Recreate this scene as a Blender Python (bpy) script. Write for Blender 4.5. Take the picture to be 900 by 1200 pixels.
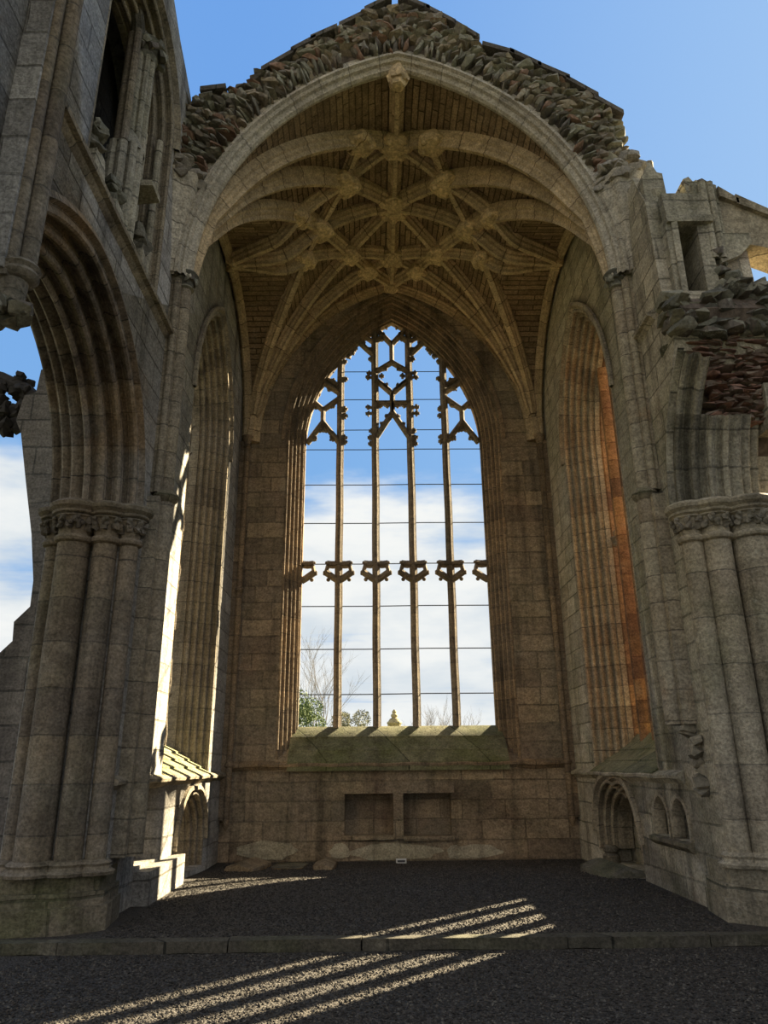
import bpy, bmesh, math, random
from mathutils import Vector, Matrix, noise
random.seed(7)
PI = math.pi
for o in list(bpy.data.objects): bpy.data.objects.remove(o)
SC = bpy.context.scene
COL = SC.collection

# ------------------------------------------------------------------ camera, world, sun, exposure
cam_d = bpy.data.cameras.new('camera'); cam = bpy.data.objects.new('camera', cam_d); COL.objects.link(cam)
pt, yw, rl = math.radians(19.05), math.radians(0.665), math.radians(-0.553)
fw = Vector((math.sin(yw)*math.cos(pt), math.cos(yw)*math.cos(pt), math.sin(pt)))
rt0 = Vector((math.cos(yw), -math.sin(yw), 0)); up0 = rt0.cross(fw)
rt = rt0*math.cos(rl)+up0*math.sin(rl); up = -rt0*math.sin(rl)+up0*math.cos(rl)
m = Matrix((rt, up, -fw)).transposed().to_4x4(); m.translation = Vector((-0.383, 0, 1.6))
cam.matrix_world = m
cam_d.sensor_fit = 'VERTICAL'; cam_d.sensor_height = 24.0; cam_d.lens = 24.0*857.4/1200.0
cam_d.clip_end = 500
SC.camera = cam
SC.view_settings.view_transform = 'Standard'; SC.view_settings.look = 'None'
SC.view_settings.exposure = 0.0; SC.view_settings.gamma = 1.0; SC.view_settings.use_curve_mapping = False

SUN_AZ = (1.0, 1.015); SUN_EL = math.radians(28.5)
sd = bpy.data.lights.new('sun', 'SUN'); sd.energy = 34.0; sd.angle = math.radians(0.53); sd.color = (1.0, 0.84, 0.56)
so = bpy.data.objects.new('sun', sd); COL.objects.link(so)
hv = Vector((SUN_AZ[0], SUN_AZ[1], 0)).normalized()
sun_dir = hv*math.cos(SUN_EL)+Vector((0, 0, math.sin(SUN_EL)))
so.rotation_euler = sun_dir.to_track_quat('Z', 'Y').to_euler()

class NT:
    """tiny node-graph helper"""
    def __init__(s, tree): s.t = tree; tree.nodes.clear()
    def n(s, typ, **kw):
        nd = s.t.nodes.new(typ)
        ins = kw.pop('ins', {})
        for k, v in kw.items(): setattr(nd, k, v)
        for k, v in ins.items():
            if isinstance(v, bpy.types.NodeSocket): s.t.links.new(v, nd.inputs[k])
            else: nd.inputs[k].default_value = v
        return nd
    def math(s, op, a, b=0.0, clamp=False):
        return s.n('ShaderNodeMath', operation=op, use_clamp=clamp, ins={0: a, 1: b}).outputs[0]
    def ramp(s, f, lo, hi, a=0.0, b=1.0):
        return s.n('ShaderNodeMapRange', interpolation_type='SMOOTHSTEP', ins={0: f, 1: lo, 2: hi, 3: a, 4: b}).outputs[0]
    def mix(s, f, a, b, mode='MIX'):
        nd = s.n('ShaderNodeMix', data_type='RGBA', blend_type=mode)
        for k, v in ((0, f), (6, a), (7, b)):
            if isinstance(v, bpy.types.NodeSocket): s.t.links.new(v, nd.inputs[k])
            else: nd.inputs[k].default_value = v
        return nd.outputs[2]
    def noise(s, vec, scale, detail=4, rough=0.55):
        return s.n('ShaderNodeTexNoise', ins={'Vector': vec, 'Scale': scale, 'Detail': detail, 'Roughness': rough}).outputs[0]
    def scale(s, vec, xyz):
        return s.n('ShaderNodeVectorMath', operation='MULTIPLY', ins={0: vec, 1: xyz}).outputs[0]
def rgb(r, g, b): return (r, g, b, 1.0)
def srgb(r, g, b):
    f = lambda c: c/12.92 if c <= 0.04045 else ((c+0.055)/1.055)**2.4
    return (f(r/255), f(g/255), f(b/255), 1.0)

W = bpy.data.worlds.new('sky'); SC.world = W; W.use_nodes = True
g = NT(W.node_tree)
tc = g.n('ShaderNodeTexCoord').outputs['Generated']
sp = g.n('ShaderNodeSeparateXYZ', ins={0: tc}); sx, sy, sz = sp.outputs
blue = g.mix(g.ramp(sz, 0.25, 0.85), srgb(128, 178, 232), srgb(112, 164, 232))
blue = g.mix(g.ramp(sx, -0.2, 0.75), blue, srgb(168, 204, 244))
zc = g.math('MAXIMUM', sz, 0.04)
pl = g.n('ShaderNodeCombineXYZ', ins={0: g.math('DIVIDE', sx, zc), 1: g.math('DIVIDE', sy, zc), 2: 0.3}).outputs[0]
c1 = g.noise(g.scale(pl, (0.55, 1.0, 1.0)), 1.15, 7, 0.58)
c2 = g.noise(g.scale(tc, (3.0, 3.0, 9.0)), 1.6, 5, 0.55)
cv = g.math('ADD', g.math('MULTIPLY', c1, 0.55), g.math('MULTIPLY', c2, 0.45))
low = g.ramp(sz, 0.22, 0.55, 1.0, -0.55)
cm = g.ramp(g.math('ADD', cv, g.math('MULTIPLY', low, 0.30)), 0.56, 0.78)
cloud = g.mix(g.ramp(c2, 0.35, 0.7), srgb(214, 224, 232), srgb(246, 248, 246))
sky = g.mix(cm, blue, cloud)
west = g.ramp(g.math('SUBTRACT', g.math('MULTIPLY', sz, 0.55), sy), 0.15, 0.75)   # even pale tone added to the unseen western and overhead sky for fill light
sky = g.mix(west, sky, (0.64, 0.655, 0.68, 1.0))
below = g.ramp(sz, -0.12, -0.01, 1.0, 0.0)
sky = g.mix(below, sky, (0.10, 0.10, 0.07, 1.0))
bg = g.n('ShaderNodeBackground', ins={0: sky, 1: 1.0})
ow = g.n('ShaderNodeOutputWorld'); W.node_tree.links.new(bg.outputs[0], ow.inputs[0])

# ------------------------------------------------------------------ materials
def stone(name, c1, c2, mortar, mode='wall', bw=0.75, rh=0.34, grey=None, gamt=0.5, dark=0.45, green=0.0, lichen=0.0,
          msize=0.014, bump=0.85, fine=34.0, extra=None, streak=True):
    mt = bpy.data.materials.new(name); mt.use_nodes = True
    g = NT(mt.node_tree)
    geo = g.n('ShaderNodeNewGeometry'); pos = geo.outputs['Position']
    if mode == 'wall':
        s3 = g.n('ShaderNodeSeparateXYZ', ins={0: pos})
        vec = g.n('ShaderNodeCombineXYZ', ins={0: g.math('ADD', s3.outputs[0], s3.outputs[1]), 1: s3.outputs[2]}).outputs[0]
    else:
        uv = g.n('ShaderNodeUVMap').outputs[0]
        s3 = g.n('ShaderNodeSeparateXYZ', ins={0: uv})
        if mode == 'uv': vec = g.n('ShaderNodeCombineXYZ', ins={0: s3.outputs[1], 1: s3.outputs[0]}).outputs[0]
        else: vec = uv
    wob = g.n('ShaderNodeTexNoise', ins={'Vector': pos, 'Scale': 2.2, 'Detail': 3.0}).outputs['Color']
    wob = g.scale(g.n('ShaderNodeVectorMath', operation='SUBTRACT', ins={0: wob, 1: (0.5, 0.5, 0.5)}).outputs[0], (0.05, 0.05, 0.0))
    vec = g.n('ShaderNodeVectorMath', operation='ADD', ins={0: vec, 1: wob}).outputs[0]
    br = g.n('ShaderNodeTexBrick', offset=0.43, offset_frequency=2, squash=1.35, squash_frequency=3,
             ins={'Vector': vec, 'Color1': c1, 'Color2': c2, 'Mortar': mortar, 'Scale': 1.0, 'Mortar Size': msize,
                  'Mortar Smooth': 0.35, 'Bias': 0.0, 'Brick Width': bw, 'Row Height': rh})
    col, bf = br.outputs[0], br.outputs[1]
    n1 = g.noise(pos, 0.45, 5, 0.6); n2 = g.noise(pos, 2.3, 8, 0.68); n3 = g.noise(pos, fine, 6, 0.65)
    if grey: col = g.mix(g.math('MULTIPLY', g.ramp(n1, 0.38, 0.66), gamt), col, grey)
    if streak:
        ns = g.noise(g.scale(pos, (3.2, 3.2, 0.22)), 1.0, 6, 0.62)
        col = g.mix(g.math('MULTIPLY', g.ramp(ns, 0.47, 0.70), dark*1.15), col, rgb(0.03, 0.027, 0.022))
    col = g.mix(g.math('MULTIPLY', g.ramp(n2, 0.55, 0.80), dark*.8), col, rgb(0.045, 0.04, 0.032))
    col = g.mix(g.math('MULTIPLY', g.ramp(n2, 0.46, 0.25), 0.4), col, g.mix(0.35, col, rgb(0.75, 0.68, 0.52)))
    if green:
        ng = g.noise(pos, 1.1, 6, 0.66)
        col = g.mix(g.math('MULTIPLY', g.ramp(ng, 0.42, 0.66), green), col, rgb(0.10, 0.115, 0.035))
    if extra: col = g.mix(g.math('MULTIPLY', g.ramp(g.noise(pos, 0.8, 4, 0.6), extra[1], extra[1]+0.2), extra[2]), col, extra[0])
    if lichen:
        nl = g.noise(pos, 9.0, 6, 0.72)
        col = g.mix(g.math('MULTIPLY', g.ramp(nl, 0.60, 0.68), lichen), col, rgb(0.46, 0.47, 0.41))
    n4 = g.noise(g.scale(pos, (1.0, 1.0, 2.2)), 5.5, 5, 0.6)
    val = g.math('MULTIPLY', g.ramp(n3, 0.27, 0.73, 0.60, 1.34), g.ramp(n4, 0.3, 0.7, 0.80, 1.16))
    col = g.mix(1.0, col, g.n('ShaderNodeCombineColor', ins={0: val, 1: val, 2: val}).outputs[0], 'MULTIPLY')
    h = g.math('ADD', g.math('MULTIPLY', bf, -0.9), g.math('ADD', g.math('MULTIPLY', n3, 0.55), g.math('MULTIPLY', n2, 0.9)))
    bp = g.n('ShaderNodeBump', ins={'Height': h, 'Strength': bump, 'Distance': 0.035})
    b = g.n('ShaderNodeBsdfPrincipled', ins={'Base Color': col, 'Roughness': 0.92, 'Specular IOR Level': 0.15, 'Normal': bp.outputs[0]})
    o = g.n('ShaderNodeOutputMaterial'); mt.node_tree.links.new(b.outputs[0], o.inputs[0])
    return mt
def rocks_mat(name, cols, lichen=0.3, bump=0.8):
    mt = bpy.data.materials.new(name); mt.use_nodes = True
    g = NT(mt.node_tree)
    geo = g.n('ShaderNodeNewGeometry'); pos = geo.outputs['Position']
    cr = g.n('ShaderNodeValToRGB', ins={0: geo.outputs['Random Per Island']})
    e = cr.color_ramp.elements; cr.color_ramp.interpolation = 'CONSTANT'
    e[0].position = 0; e[0].color = cols[0]; e[1].position = 1/len(cols); e[1].color = cols[1]
    for i in range(2, len(cols)): x = e.new(i/len(cols)); x.color = cols[i]
    n2 = g.noise(pos, 5, 7, 0.68); n3 = g.noise(pos, 22, 5, 0.65)
    col = g.mix(g.math('MULTIPLY', g.ramp(n2, 0.5, 0.75), 0.55), cr.outputs[0], rgb(0.04, 0.036, 0.03))
    if lichen: col = g.mix(g.math('MULTIPLY', g.ramp(g.noise(pos, 7.0, 6, 0.72), 0.56, 0.66), lichen), col, rgb(0.42, 0.43, 0.37))
    val = g.ramp(n3, 0.25, 0.75, 0.65, 1.25)
    col = g.mix(1.0, col, g.n('ShaderNodeCombineColor', ins={0: val, 1: val, 2: val}).outputs[0], 'MULTIPLY')
    bp = g.n('ShaderNodeBump', ins={'Height': g.math('ADD', n2, g.math('MULTIPLY', n3, 0.5)), 'Strength': bump, 'Distance': 0.03})
    b = g.n('ShaderNodeBsdfPrincipled', ins={'Base Color': col, 'Roughness': 0.95, 'Specular IOR Level': 0.1, 'Normal': bp.outputs[0]})
    o = g.n('ShaderNodeOutputMaterial'); mt.node_tree.links.new(b.outputs[0], o.inputs[0])
    return mt
def plain(name, c, rough=0.8, metal=0.0, var=0.0, scale=8.0, c2=None):
    mt = bpy.data.materials.new(name); mt.use_nodes = True
    g = NT(mt.node_tree)
    col = c
    if var:
        pos = g.n('ShaderNodeNewGeometry').outputs['Position']
        col = g.mix(g.math('MULTIPLY', g.ramp(g.noise(pos, scale, 5, 0.6), 0.35, 0.65), var), c, c2 or rgb(0.02, 0.02, 0.02))
    b = g.n('ShaderNodeBsdfPrincipled', ins={'Base Color': col, 'Roughness': rough, 'Metallic': metal, 'Specular IOR Level': 0.2})
    o = g.n('ShaderNodeOutputMaterial'); mt.node_tree.links.new(b.outputs[0], o.inputs[0])
    return mt
M = {}
M['east'] = stone('east_wall_sandstone', rgb(.42,.315,.20), rgb(.20,.15,.105), rgb(.20,.15,.10), bw=.78, rh=.33, grey=rgb(.25,.215,.16), gamt=.6, dark=.5, green=.14, extra=(rgb(.30,.175,.12),.52,.22), streak=True)
M['east_mould'] = stone('east_jamb_sandstone', rgb(.33,.235,.14), rgb(.20,.145,.095), rgb(.13,.10,.07), mode='uv', bw=9, rh=.36, grey=rgb(.22,.185,.14), gamt=.5, dark=.55, msize=.007, streak=True)
M['north'] = stone('north_wall_sandstone', rgb(.41,.385,.34), rgb(.24,.222,.197), rgb(.16,.145,.12), bw=.72, rh=.36, grey=rgb(.32,.315,.305), gamt=.65, dark=.5, extra=(rgb(.30,.21,.12),.55,.35))
M['south'] = stone('south_wall_sandstone', rgb(.52,.455,.34), rgb(.33,.285,.21), rgb(.22,.195,.14), bw=.6, rh=.32, grey=rgb(.41,.385,.32), gamt=.6, dark=.42, green=.30, lichen=.30, extra=(rgb(.31,.19,.14),.56,.4))
M['south_mould'] = stone('south_jamb_sandstone', rgb(.40,.34,.24), rgb(.29,.23,.16), rgb(.16,.13,.10), mode='uv', bw=9, rh=.34, grey=rgb(.36,.33,.27), gamt=.5, dark=.42, green=.10, msize=.007, extra=(rgb(.36,.22,.12),.52,.5))
M['north_mould'] = stone('north_jamb_sandstone', rgb(.34,.285,.20), rgb(.23,.19,.14), rgb(.13,.115,.09), mode='uv', bw=9, rh=.36, grey=rgb(.27,.25,.215), gamt=.5, dark=.5, msize=.007, green=.08)
M['orange'] = stone('rust_red_sandstone', rgb(.34,.205,.10), rgb(.135,.082,.052), rgb(.15,.08,.045), mode='uv', bw=9, rh=.34, dark=.5, msize=.007, extra=(rgb(.19,.10,.065),.48,.6))
M['arch'] = stone('arcade_arch_sandstone', rgb(.30,.24,.17), rgb(.16,.125,.095), rgb(.08,.07,.055), mode='uv', bw=9, rh=.40, grey=rgb(.25,.235,.21), gamt=.5, dark=.6, msize=.009, extra=(rgb(.33,.21,.10),.52,.5))
M['pier'] = stone('pier_sandstone', rgb(.27,.21,.14), rgb(.155,.122,.09), rgb(.13,.105,.08), mode='uv', bw=9, rh=.48, grey=rgb(.24,.225,.20), gamt=.5, dark=.45, msize=.008, green=.15)
M['pier_pale'] = stone('pale_pier_sandstone', rgb(.43,.365,.255), rgb(.32,.26,.185), rgb(.2,.17,.13), mode='uv', bw=9, rh=.52, grey=rgb(.40,.375,.31), gamt=.55, dark=.42, msize=.008, green=.3, lichen=.2)
M['plinth'] = stone('plinth_sandstone', rgb(.24,.205,.15), rgb(.155,.135,.10), rgb(.12,.11,.08), bw=.7, rh=.4, dark=.5, green=.45, lichen=.1)
M['plinth_pale'] = stone('lichened_plinth_sandstone', rgb(.34,.30,.22), rgb(.25,.215,.16), rgb(.14,.13,.1), bw=.7, rh=.4, dark=.5, green=.35, lichen=.55)
M['web'] = stone('vault_web_sandstone', rgb(.38,.275,.165), rgb(.20,.14,.085), rgb(.07,.05,.03), mode='web', bw=.62, rh=.115, grey=rgb(.24,.18,.11), gamt=.5, dark=.5, msize=.012, bump=.9, streak=False)
M['rib'] = stone('vault_rib_sandstone', rgb(.60,.46,.285), rgb(.42,.32,.195), rgb(.16,.115,.07), mode='uv', bw=9, rh=.52, grey=rgb(.36,.29,.19), gamt=.5, dark=.5, msize=.01, streak=False)
M['front_arch'] = stone('pale_arch_sandstone', rgb(.53,.47,.37), rgb(.38,.33,.26), rgb(.22,.19,.15), mode='uv', bw=9, rh=.55, grey=rgb(.42,.40,.35), gamt=.5, dark=.5, msize=.01, lichen=.1, streak=False)
M['boss'] = stone('boss_sandstone', rgb(.64,.49,.29), rgb(.56,.42,.25), rgb(.3,.2,.1), bw=9, rh=9, dark=.3, fine=24)
M['sill'] = stone('mossy_sill_sandstone', rgb(.22,.21,.125), rgb(.155,.155,.095), rgb(.06,.06,.04), bw=1.1, rh=9, dark=.45, green=.6, lichen=.08)
M['sill_moss'] = stone('yellow_green_weathering', rgb(.42,.38,.20), rgb(.32,.30,.16), rgb(.12,.12,.06), bw=.5, rh=9, dark=.3, green=.4)
M['tracery'] = stone('tracery_sandstone', rgb(.25,.195,.13), rgb(.16,.125,.09), rgb(.1,.08,.06), bw=9, rh=.5, dark=.45, grey=rgb(.26,.23,.19), gamt=.5, msize=.006)
M['passage_shade'] = stone('shade_dark_passage_stone', rgb(.05,.045,.04), rgb(.03,.028,.026), rgb(.02,.02,.02), dark=.5)  # near-black colour stands in for deep shade in the clerestory passage
M['aisle'] = stone('aisle_wall_sandstone', rgb(.27,.235,.195), rgb(.185,.16,.14), rgb(.12,.11,.095), bw=.62, rh=.42, grey=rgb(.22,.21,.20), gamt=.5, dark=.45)
M['kerb'] = stone('kerb_sandstone', rgb(.105,.095,.075), rgb(.075,.07,.055), rgb(.03,.03,.025), bw=1.5, rh=9, dark=.5, green=.2, streak=False)
M['slab'] = stone('grave_slab_sandstone', rgb(.30,.235,.16), rgb(.25,.2,.14), rgb(.3,.2,.1), bw=9, rh=9, dark=.4, green=.15)
M['slab_dark'] = stone('dark_grave_slab_sandstone', rgb(.20,.185,.14), rgb(.15,.14,.11), rgb(.3,.2,.1), bw=9, rh=9, dark=.55, green=.35)
M['clere'] = stone('clerestory_sandstone', rgb(.43,.385,.29), rgb(.30,.27,.205), rgb(.16,.145,.11), mode='uv', bw=9, rh=.5, grey=rgb(.36,.345,.30), gamt=.5, dark=.5, green=.2, lichen=.3)
M['butt'] = stone('flying_buttress_sandstone', rgb(.40,.34,.24), rgb(.29,.25,.18), rgb(.14,.12,.09), bw=.8, rh=9, dark=.45, lichen=.4)
M['rubble'] = rocks_mat('grey_core_rubble', [rgb(.26,.24,.19), rgb(.17,.155,.125), rgb(.33,.28,.21), rgb(.22,.185,.145), rgb(.27,.175,.13), rgb(.27,.265,.21), rgb(.15,.135,.115), rgb(.23,.22,.17)], .55)
M['red_rubble'] = rocks_mat('red_core_rubble', [rgb(.22,.145,.115), rgb(.17,.12,.095), rgb(.29,.165,.12), rgb(.21,.165,.125), rgb(.19,.11,.085), rgb(.20,.155,.12)], .12)
M['dark_rubble'] = rocks_mat('dark_weathered_rubble', [rgb(.17,.165,.13), rgb(.12,.115,.095), rgb(.24,.225,.17), rgb(.15,.13,.11)], .45)
M['scar'] = rocks_mat('weathered_wall_scar', [rgb(.26,.23,.175), rgb(.20,.18,.14), rgb(.30,.265,.20)], .35)
M['core'] = stone('core_mortar', rgb(.16,.125,.10), rgb(.13,.105,.085), rgb(.1,.08,.06), bw=9, rh=9, dark=.6, bump=1.0, fine=10)
M['roofslab'] = stone('roof_slabs', rgb(.13,.115,.10), rgb(.10,.09,.08), rgb(.05,.05,.04), bw=.8, rh=9, dark=.4, lichen=.15)
M['iron'] = plain('dark_iron', rgb(.05,.055,.065), .6, .6)
M['black'] = plain('sooty_carved_stone', rgb(.06,.052,.045), .95, 0, .6, 12, rgb(.02,.018,.016))
M['pebble'] = rocks_mat('gravel_stones', [rgb(.060,.054,.048), rgb(.095,.085,.074), rgb(.045,.042,.039), rgb(.125,.115,.10), rgb(.07,.061,.054), rgb(.052,.048,.044), rgb(.04,.037,.034)], 0, .3)
M['grass'] = plain('rough_grass', rgb(.05,.07,.02), .95, 0, .7, 2.0, rgb(.075,.07,.03))
M['bark'] = plain('pale_bark', rgb(.30,.26,.21), .9, 0, .5, 6, rgb(.18,.15,.12))
M['leaf'] = plain('evergreen_leaves', rgb(.16,.22,.07), .75, 0, .8, 3, rgb(.08,.12,.04))
M['leaf_grey'] = plain('olive_leaves', rgb(.25,.25,.14), .8, 0, .8, 3, rgb(.14,.14,.08))
M['yellow'] = stone('yellow_lichen_stone', rgb(.50,.44,.25), rgb(.42,.37,.22), rgb(.3,.25,.12), bw=9, rh=.3, dark=.25)
M['signface'] = plain('white_plate', rgb(.62,.62,.60), .5)
M['signtext'] = plain('dark_lettering', rgb(.07,.07,.075), .6)
mt = bpy.data.materials.new('gravel_bed'); mt.use_nodes = True
g = NT(mt.node_tree); pos = g.n('ShaderNodeNewGeometry').outputs['Position']
vo = g.n('ShaderNodeTexVoronoi', ins={'Vector': pos, 'Scale': 52.0})
sel = g.n('ShaderNodeSeparateColor', ins={0: vo.outputs['Color']}).outputs[0]
col = g.mix(sel, rgb(.034,.031,.028), rgb(.10,.09,.08))
col = g.mix(g.math('MULTIPLY', g.ramp(g.noise(pos, 0.7, 4), .4, .7), .35), col, rgb(.085,.07,.05))
bp = g.n('ShaderNodeBump', invert=True, ins={'Height': vo.outputs['Distance'], 'Strength': 1.0, 'Distance': .02})
b = g.n('ShaderNodeBsdfPrincipled', ins={'Base Color': col, 'Roughness': .9, 'Specular IOR Level': .2, 'Normal': bp.outputs[0]})
mt.node_tree.links.new(b.outputs[0], g.n('ShaderNodeOutputMaterial').inputs[0]); M['gravel'] = mt

# ------------------------------------------------------------------ mesh helpers
def wl(o):
    v = Vector((0, 0, 0))
    while o: v += o.location; o = o.parent
    return v
def tag(o, label=None, cat=None, group=None, kind=None):
    if label: o['label'] = label
    if cat: o['category'] = cat
    if group: o['group'] = group
    if kind: o['kind'] = kind
    return o
def thing(name, label, cat, loc, group=None, kind=None):
    o = bpy.data.objects.new(name, None); COL.objects.link(o); o.location = loc; o.empty_display_size = .1
    return tag(o, label, cat, group, kind)
class MB:
    def __init__(s): s.v = []; s.f = []; s.uv = []
    def add(s, vs, fs, uvs=None):
        b = len(s.v); s.v += [Vector(v) for v in vs]
        for i, f in enumerate(fs):
            s.f.append([b+k for k in f]); s.uv.append(uvs[i] if uvs else [(0, 0)]*len(f))
    def box(s, x0, x1, y0, y1, z0, z1, jit=0.0):
        p = [Vector((x, y, z)) for z in (z0, z1) for y in (y0, y1) for x in (x0, x1)]
        if jit: p = [q+Vector([random.uniform(-jit, jit) for _ in range(3)]) for q in p]
        F = [(0,2,3,1),(4,5,7,6),(0,1,5,4),(2,6,7,3),(0,4,6,2),(1,3,7,5)]
        U = []
        for f in F: U.append([(p[k].z, p[k].x+p[k].y) for k in f])
        s.add(p, F, U)
    def prism(s, pts, axis, a, b):
        """polygon pts (two coords) extruded along axis 'x' (pts=(y,z)), 'y' (pts=(x,z)) or 'z' (pts=(x,y))"""
        n = len(pts)
        def P(p, t): return (t, p[0], p[1]) if axis == 'x' else ((p[0], t, p[1]) if axis == 'y' else (p[0], p[1], t))
        v = [P(p, a) for p in pts]+[P(p, b) for p in pts]
        F = [list(range(n))[::-1], list(range(n, 2*n))]+[(i, (i+1) % n, n+(i+1) % n, n+i) for i in range(n)]
        U = [[(v[k][2], v[k][0]+v[k][1]) for k in f] for f in F]
        s.add(v, F, U)
    def sweep(s, path, frames, prof, closed=False, cap=True, u0=0.0, ploop=False):
        n, k = len(path), len(prof); V = []
        L = [u0]
        for i in range(1, n): L.append(L[-1]+(path[i]-path[i-1]).length)
        pv = [0.0]
        for j in range(1, k): pv.append(pv[-1]+math.dist(prof[j], prof[j-1]))
        for i in range(n):
            U, N = frames[i]
            for a, b in prof: V.append(path[i]+U*a+N*b)
        F = []; UV = []
        kk = k if closed else k-1
        for i in range(n if ploop else n-1):
            i2 = (i+1) % n
            for j in range(kk):
                j2 = (j+1) % k
                F.append((i*k+j, i*k+j2, i2*k+j2, i2*k+j))
                v2 = pv[j2] if j2 else pv[-1]+.1
                l2 = L[i2] if i2 else L[-1]+.2
                UV.append([(L[i], pv[j]), (L[i], v2), (l2, v2), (l2, pv[j])])
        if cap and not ploop:
            F.append(list(range(k))[::-1]); UV.append([(L[0], pv[j]) for j in range(k)][::-1])
            F.append([(n-1)*k+j for j in range(k)]); UV.append([(L[-1], pv[j]) for j in range(k)])
        s.add(V, F, UV)
    def lathe(s, prof, c, n=20, lobes=0, amp=0.0):
        """prof [(r,z)] about vertical axis at c=(x,y)"""
        V = []; F = []; UV = []
        L = [0.0]
        for i in range(1, len(prof)): L.append(L[-1]+math.dist(prof[i], prof[i-1]))
        for r, z in prof:
            for j in range(n):
                a = 2*PI*j/n; rr = r*(1+amp*math.cos(lobes*a)) if lobes else r
                V.append((c[0]+rr*math.cos(a), c[1]+rr*math.sin(a), z))
        for i in range(len(prof)-1):
            for j in range(n):
                j2 = (j+1) % n
                F.append((i*n+j, i*n+j2, (i+1)*n+j2, (i+1)*n+j))
                r = max(prof[i][0], .01)
                a, b_ = j/n*6.28*r, (j+1)/n*6.28*r
                UV.append([(prof[i][1], a), (prof[i][1], b_), (prof[i+1][1], b_), (prof[i+1][1], a)])
        F.append(list(range(n))[::-1]); UV.append([(prof[0][1], 0)]*n)
        F.append([(len(prof)-1)*n+j for j in range(n)]); UV.append([(prof[-1][1], 0)]*n)
        s.add(V, F, UV)
    def tube(s, path, r, n=6, r1=None):
        path = [Vector(p) for p in path]; fr = []; prev = None
        for i in range(len(path)):
            T = (path[min(i+1, len(path)-1)]-path[max(i-1, 0)]).normalized()
            ref = prev if prev else (Vector((0, 0, 1)) if abs(T.z) < .9 else Vector((1, 0, 0)))
            U = (ref-T*ref.dot(T)).normalized(); prev = U; fr.append((U, T.cross(U)))
        V = []; F = []
        for i, p in enumerate(path):
            rr = r if r1 is None else r+(r1-r)*i/max(1, len(path)-1)
            for j in range(n):
                a = 2*PI*j/n; V.append(p+fr[i][0]*math.cos(a)*rr+fr[i][1]*math.sin(a)*rr)
        for i in range(len(path)-1):
            for j in range(n): F.append((i*n+j, i*n+(j+1) % n, (i+1)*n+(j+1) % n, (i+1)*n+j))
        F.append(list(range(n))[::-1]); F.append([(len(path)-1)*n+j for j in range(n)])
        s.add(V, F)
    def rock(s, c, sz, rot=None):
        v, f = random.choice(ROCKS)
        R = rot or Matrix.Rotation(random.uniform(0, 6.28), 3, 'Z') @ Matrix.Rotation(random.uniform(-.3, .3), 3, 'X')
        c = Vector(c); s.add([c+R @ Vector((q.x*sz[0], q.y*sz[1], q.z*sz[2])) for q in v], f)
    def blob(s, c, r):
        v, f = ICO; c = Vector(c); s.add([c+q*r for q in v], f)
    def build(s, name, mat, parent=None, loc=None, sharp=35, mats=None):
        me = bpy.data.meshes.new(name)
        base = wl(parent) if parent else Vector(loc or (0, 0, 0))
        me.from_pydata([v-base for v in s.v], [], s.f)
        ul = me.uv_layers.new(name='UVMap')
        flat = [c for f in s.uv for uv in f for c in uv]
        ul.data.foreach_set('uv', flat)
        me.materials.append(mat)
        me.validate()
        if sharp:
            me.shade_smooth(); me.set_sharp_from_angle(angle=math.radians(sharp))
        o = bpy.data.objects.new(name, me); COL.objects.link(o)
        if parent: o.parent = parent
        else: o.location = base
        return o
def fix_normals(o):
    bm = bmesh.new(); bm.from_mesh(o.data); bmesh.ops.recalc_face_normals(bm, faces=bm.faces); bm.to_mesh(o.data); bm.free()
def make_rocks():
    out = []
    for k in range(26):
        bm = bmesh.new()
        for i in range(18):
            v = Vector([random.gauss(0, 1) for _ in range(3)]).normalized()
            v = Vector([math.copysign(abs(c)**.62, c) for c in v])*random.uniform(.82, 1.06)
            bm.verts.new(v*.55)
        r = bmesh.ops.convex_hull(bm, input=bm.verts)
        bmesh.ops.delete(bm, geom=[e for e in r['geom_interior'] if isinstance(e, bmesh.types.BMVert)], context='VERTS')
        bm.verts.index_update()
        out.append(([v.co.copy() for v in bm.verts], [[v.index for v in f.verts] for f in bm.faces])); bm.free()
    return out
ROCKS = make_rocks()
bm = bmesh.new(); bmesh.ops.create_icosphere(bm, subdivisions=2, radius=1.0); bm.verts.index_update()
ICO = ([v.co.copy() for v in bm.verts], [[v.index for v in f.verts] for f in bm.faces]); bm.free()
def boolean_cut(o, cutters):
    tmp = []
    for c in cutters:
        co = c.build('cutter', M['core']); fix_normals(co); tmp.append(co)
        md = o.modifiers.new('b', 'BOOLEAN'); md.operation = 'DIFFERENCE'; md.solver = 'EXACT'; md.object = co
    bpy.context.view_layer.update()
    me = bpy.data.meshes.new_from_object(o.evaluated_get(bpy.context.evaluated_depsgraph_get()))
    o.modifiers.clear(); o.data = me
    for c in tmp:
        d = c.data; bpy.data.objects.remove(c); bpy.data.meshes.remove(d)
def arch_pts(w, zs, h, o=0.0, n=14):
    """pointed arch from right spring over the apex to left spring, offset inward by o"""
    R = (w*w+h*h)/(2*w); c = w-R; r = R-o
    a1 = math.acos(max(-1, min(1, -c/r)))
    right = [(c+r*math.cos(a1*i/n), zs+r*math.sin(a1*i/n)) for i in range(n+1)]
    return right+[(-x, z) for x, z in right[-2::-1]]
def arch_outline(w, zs, h, z0, n=14):
    return [(w, z0)]+arch_pts(w, zs, h, 0, n)+[(-w, z0)]
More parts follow.
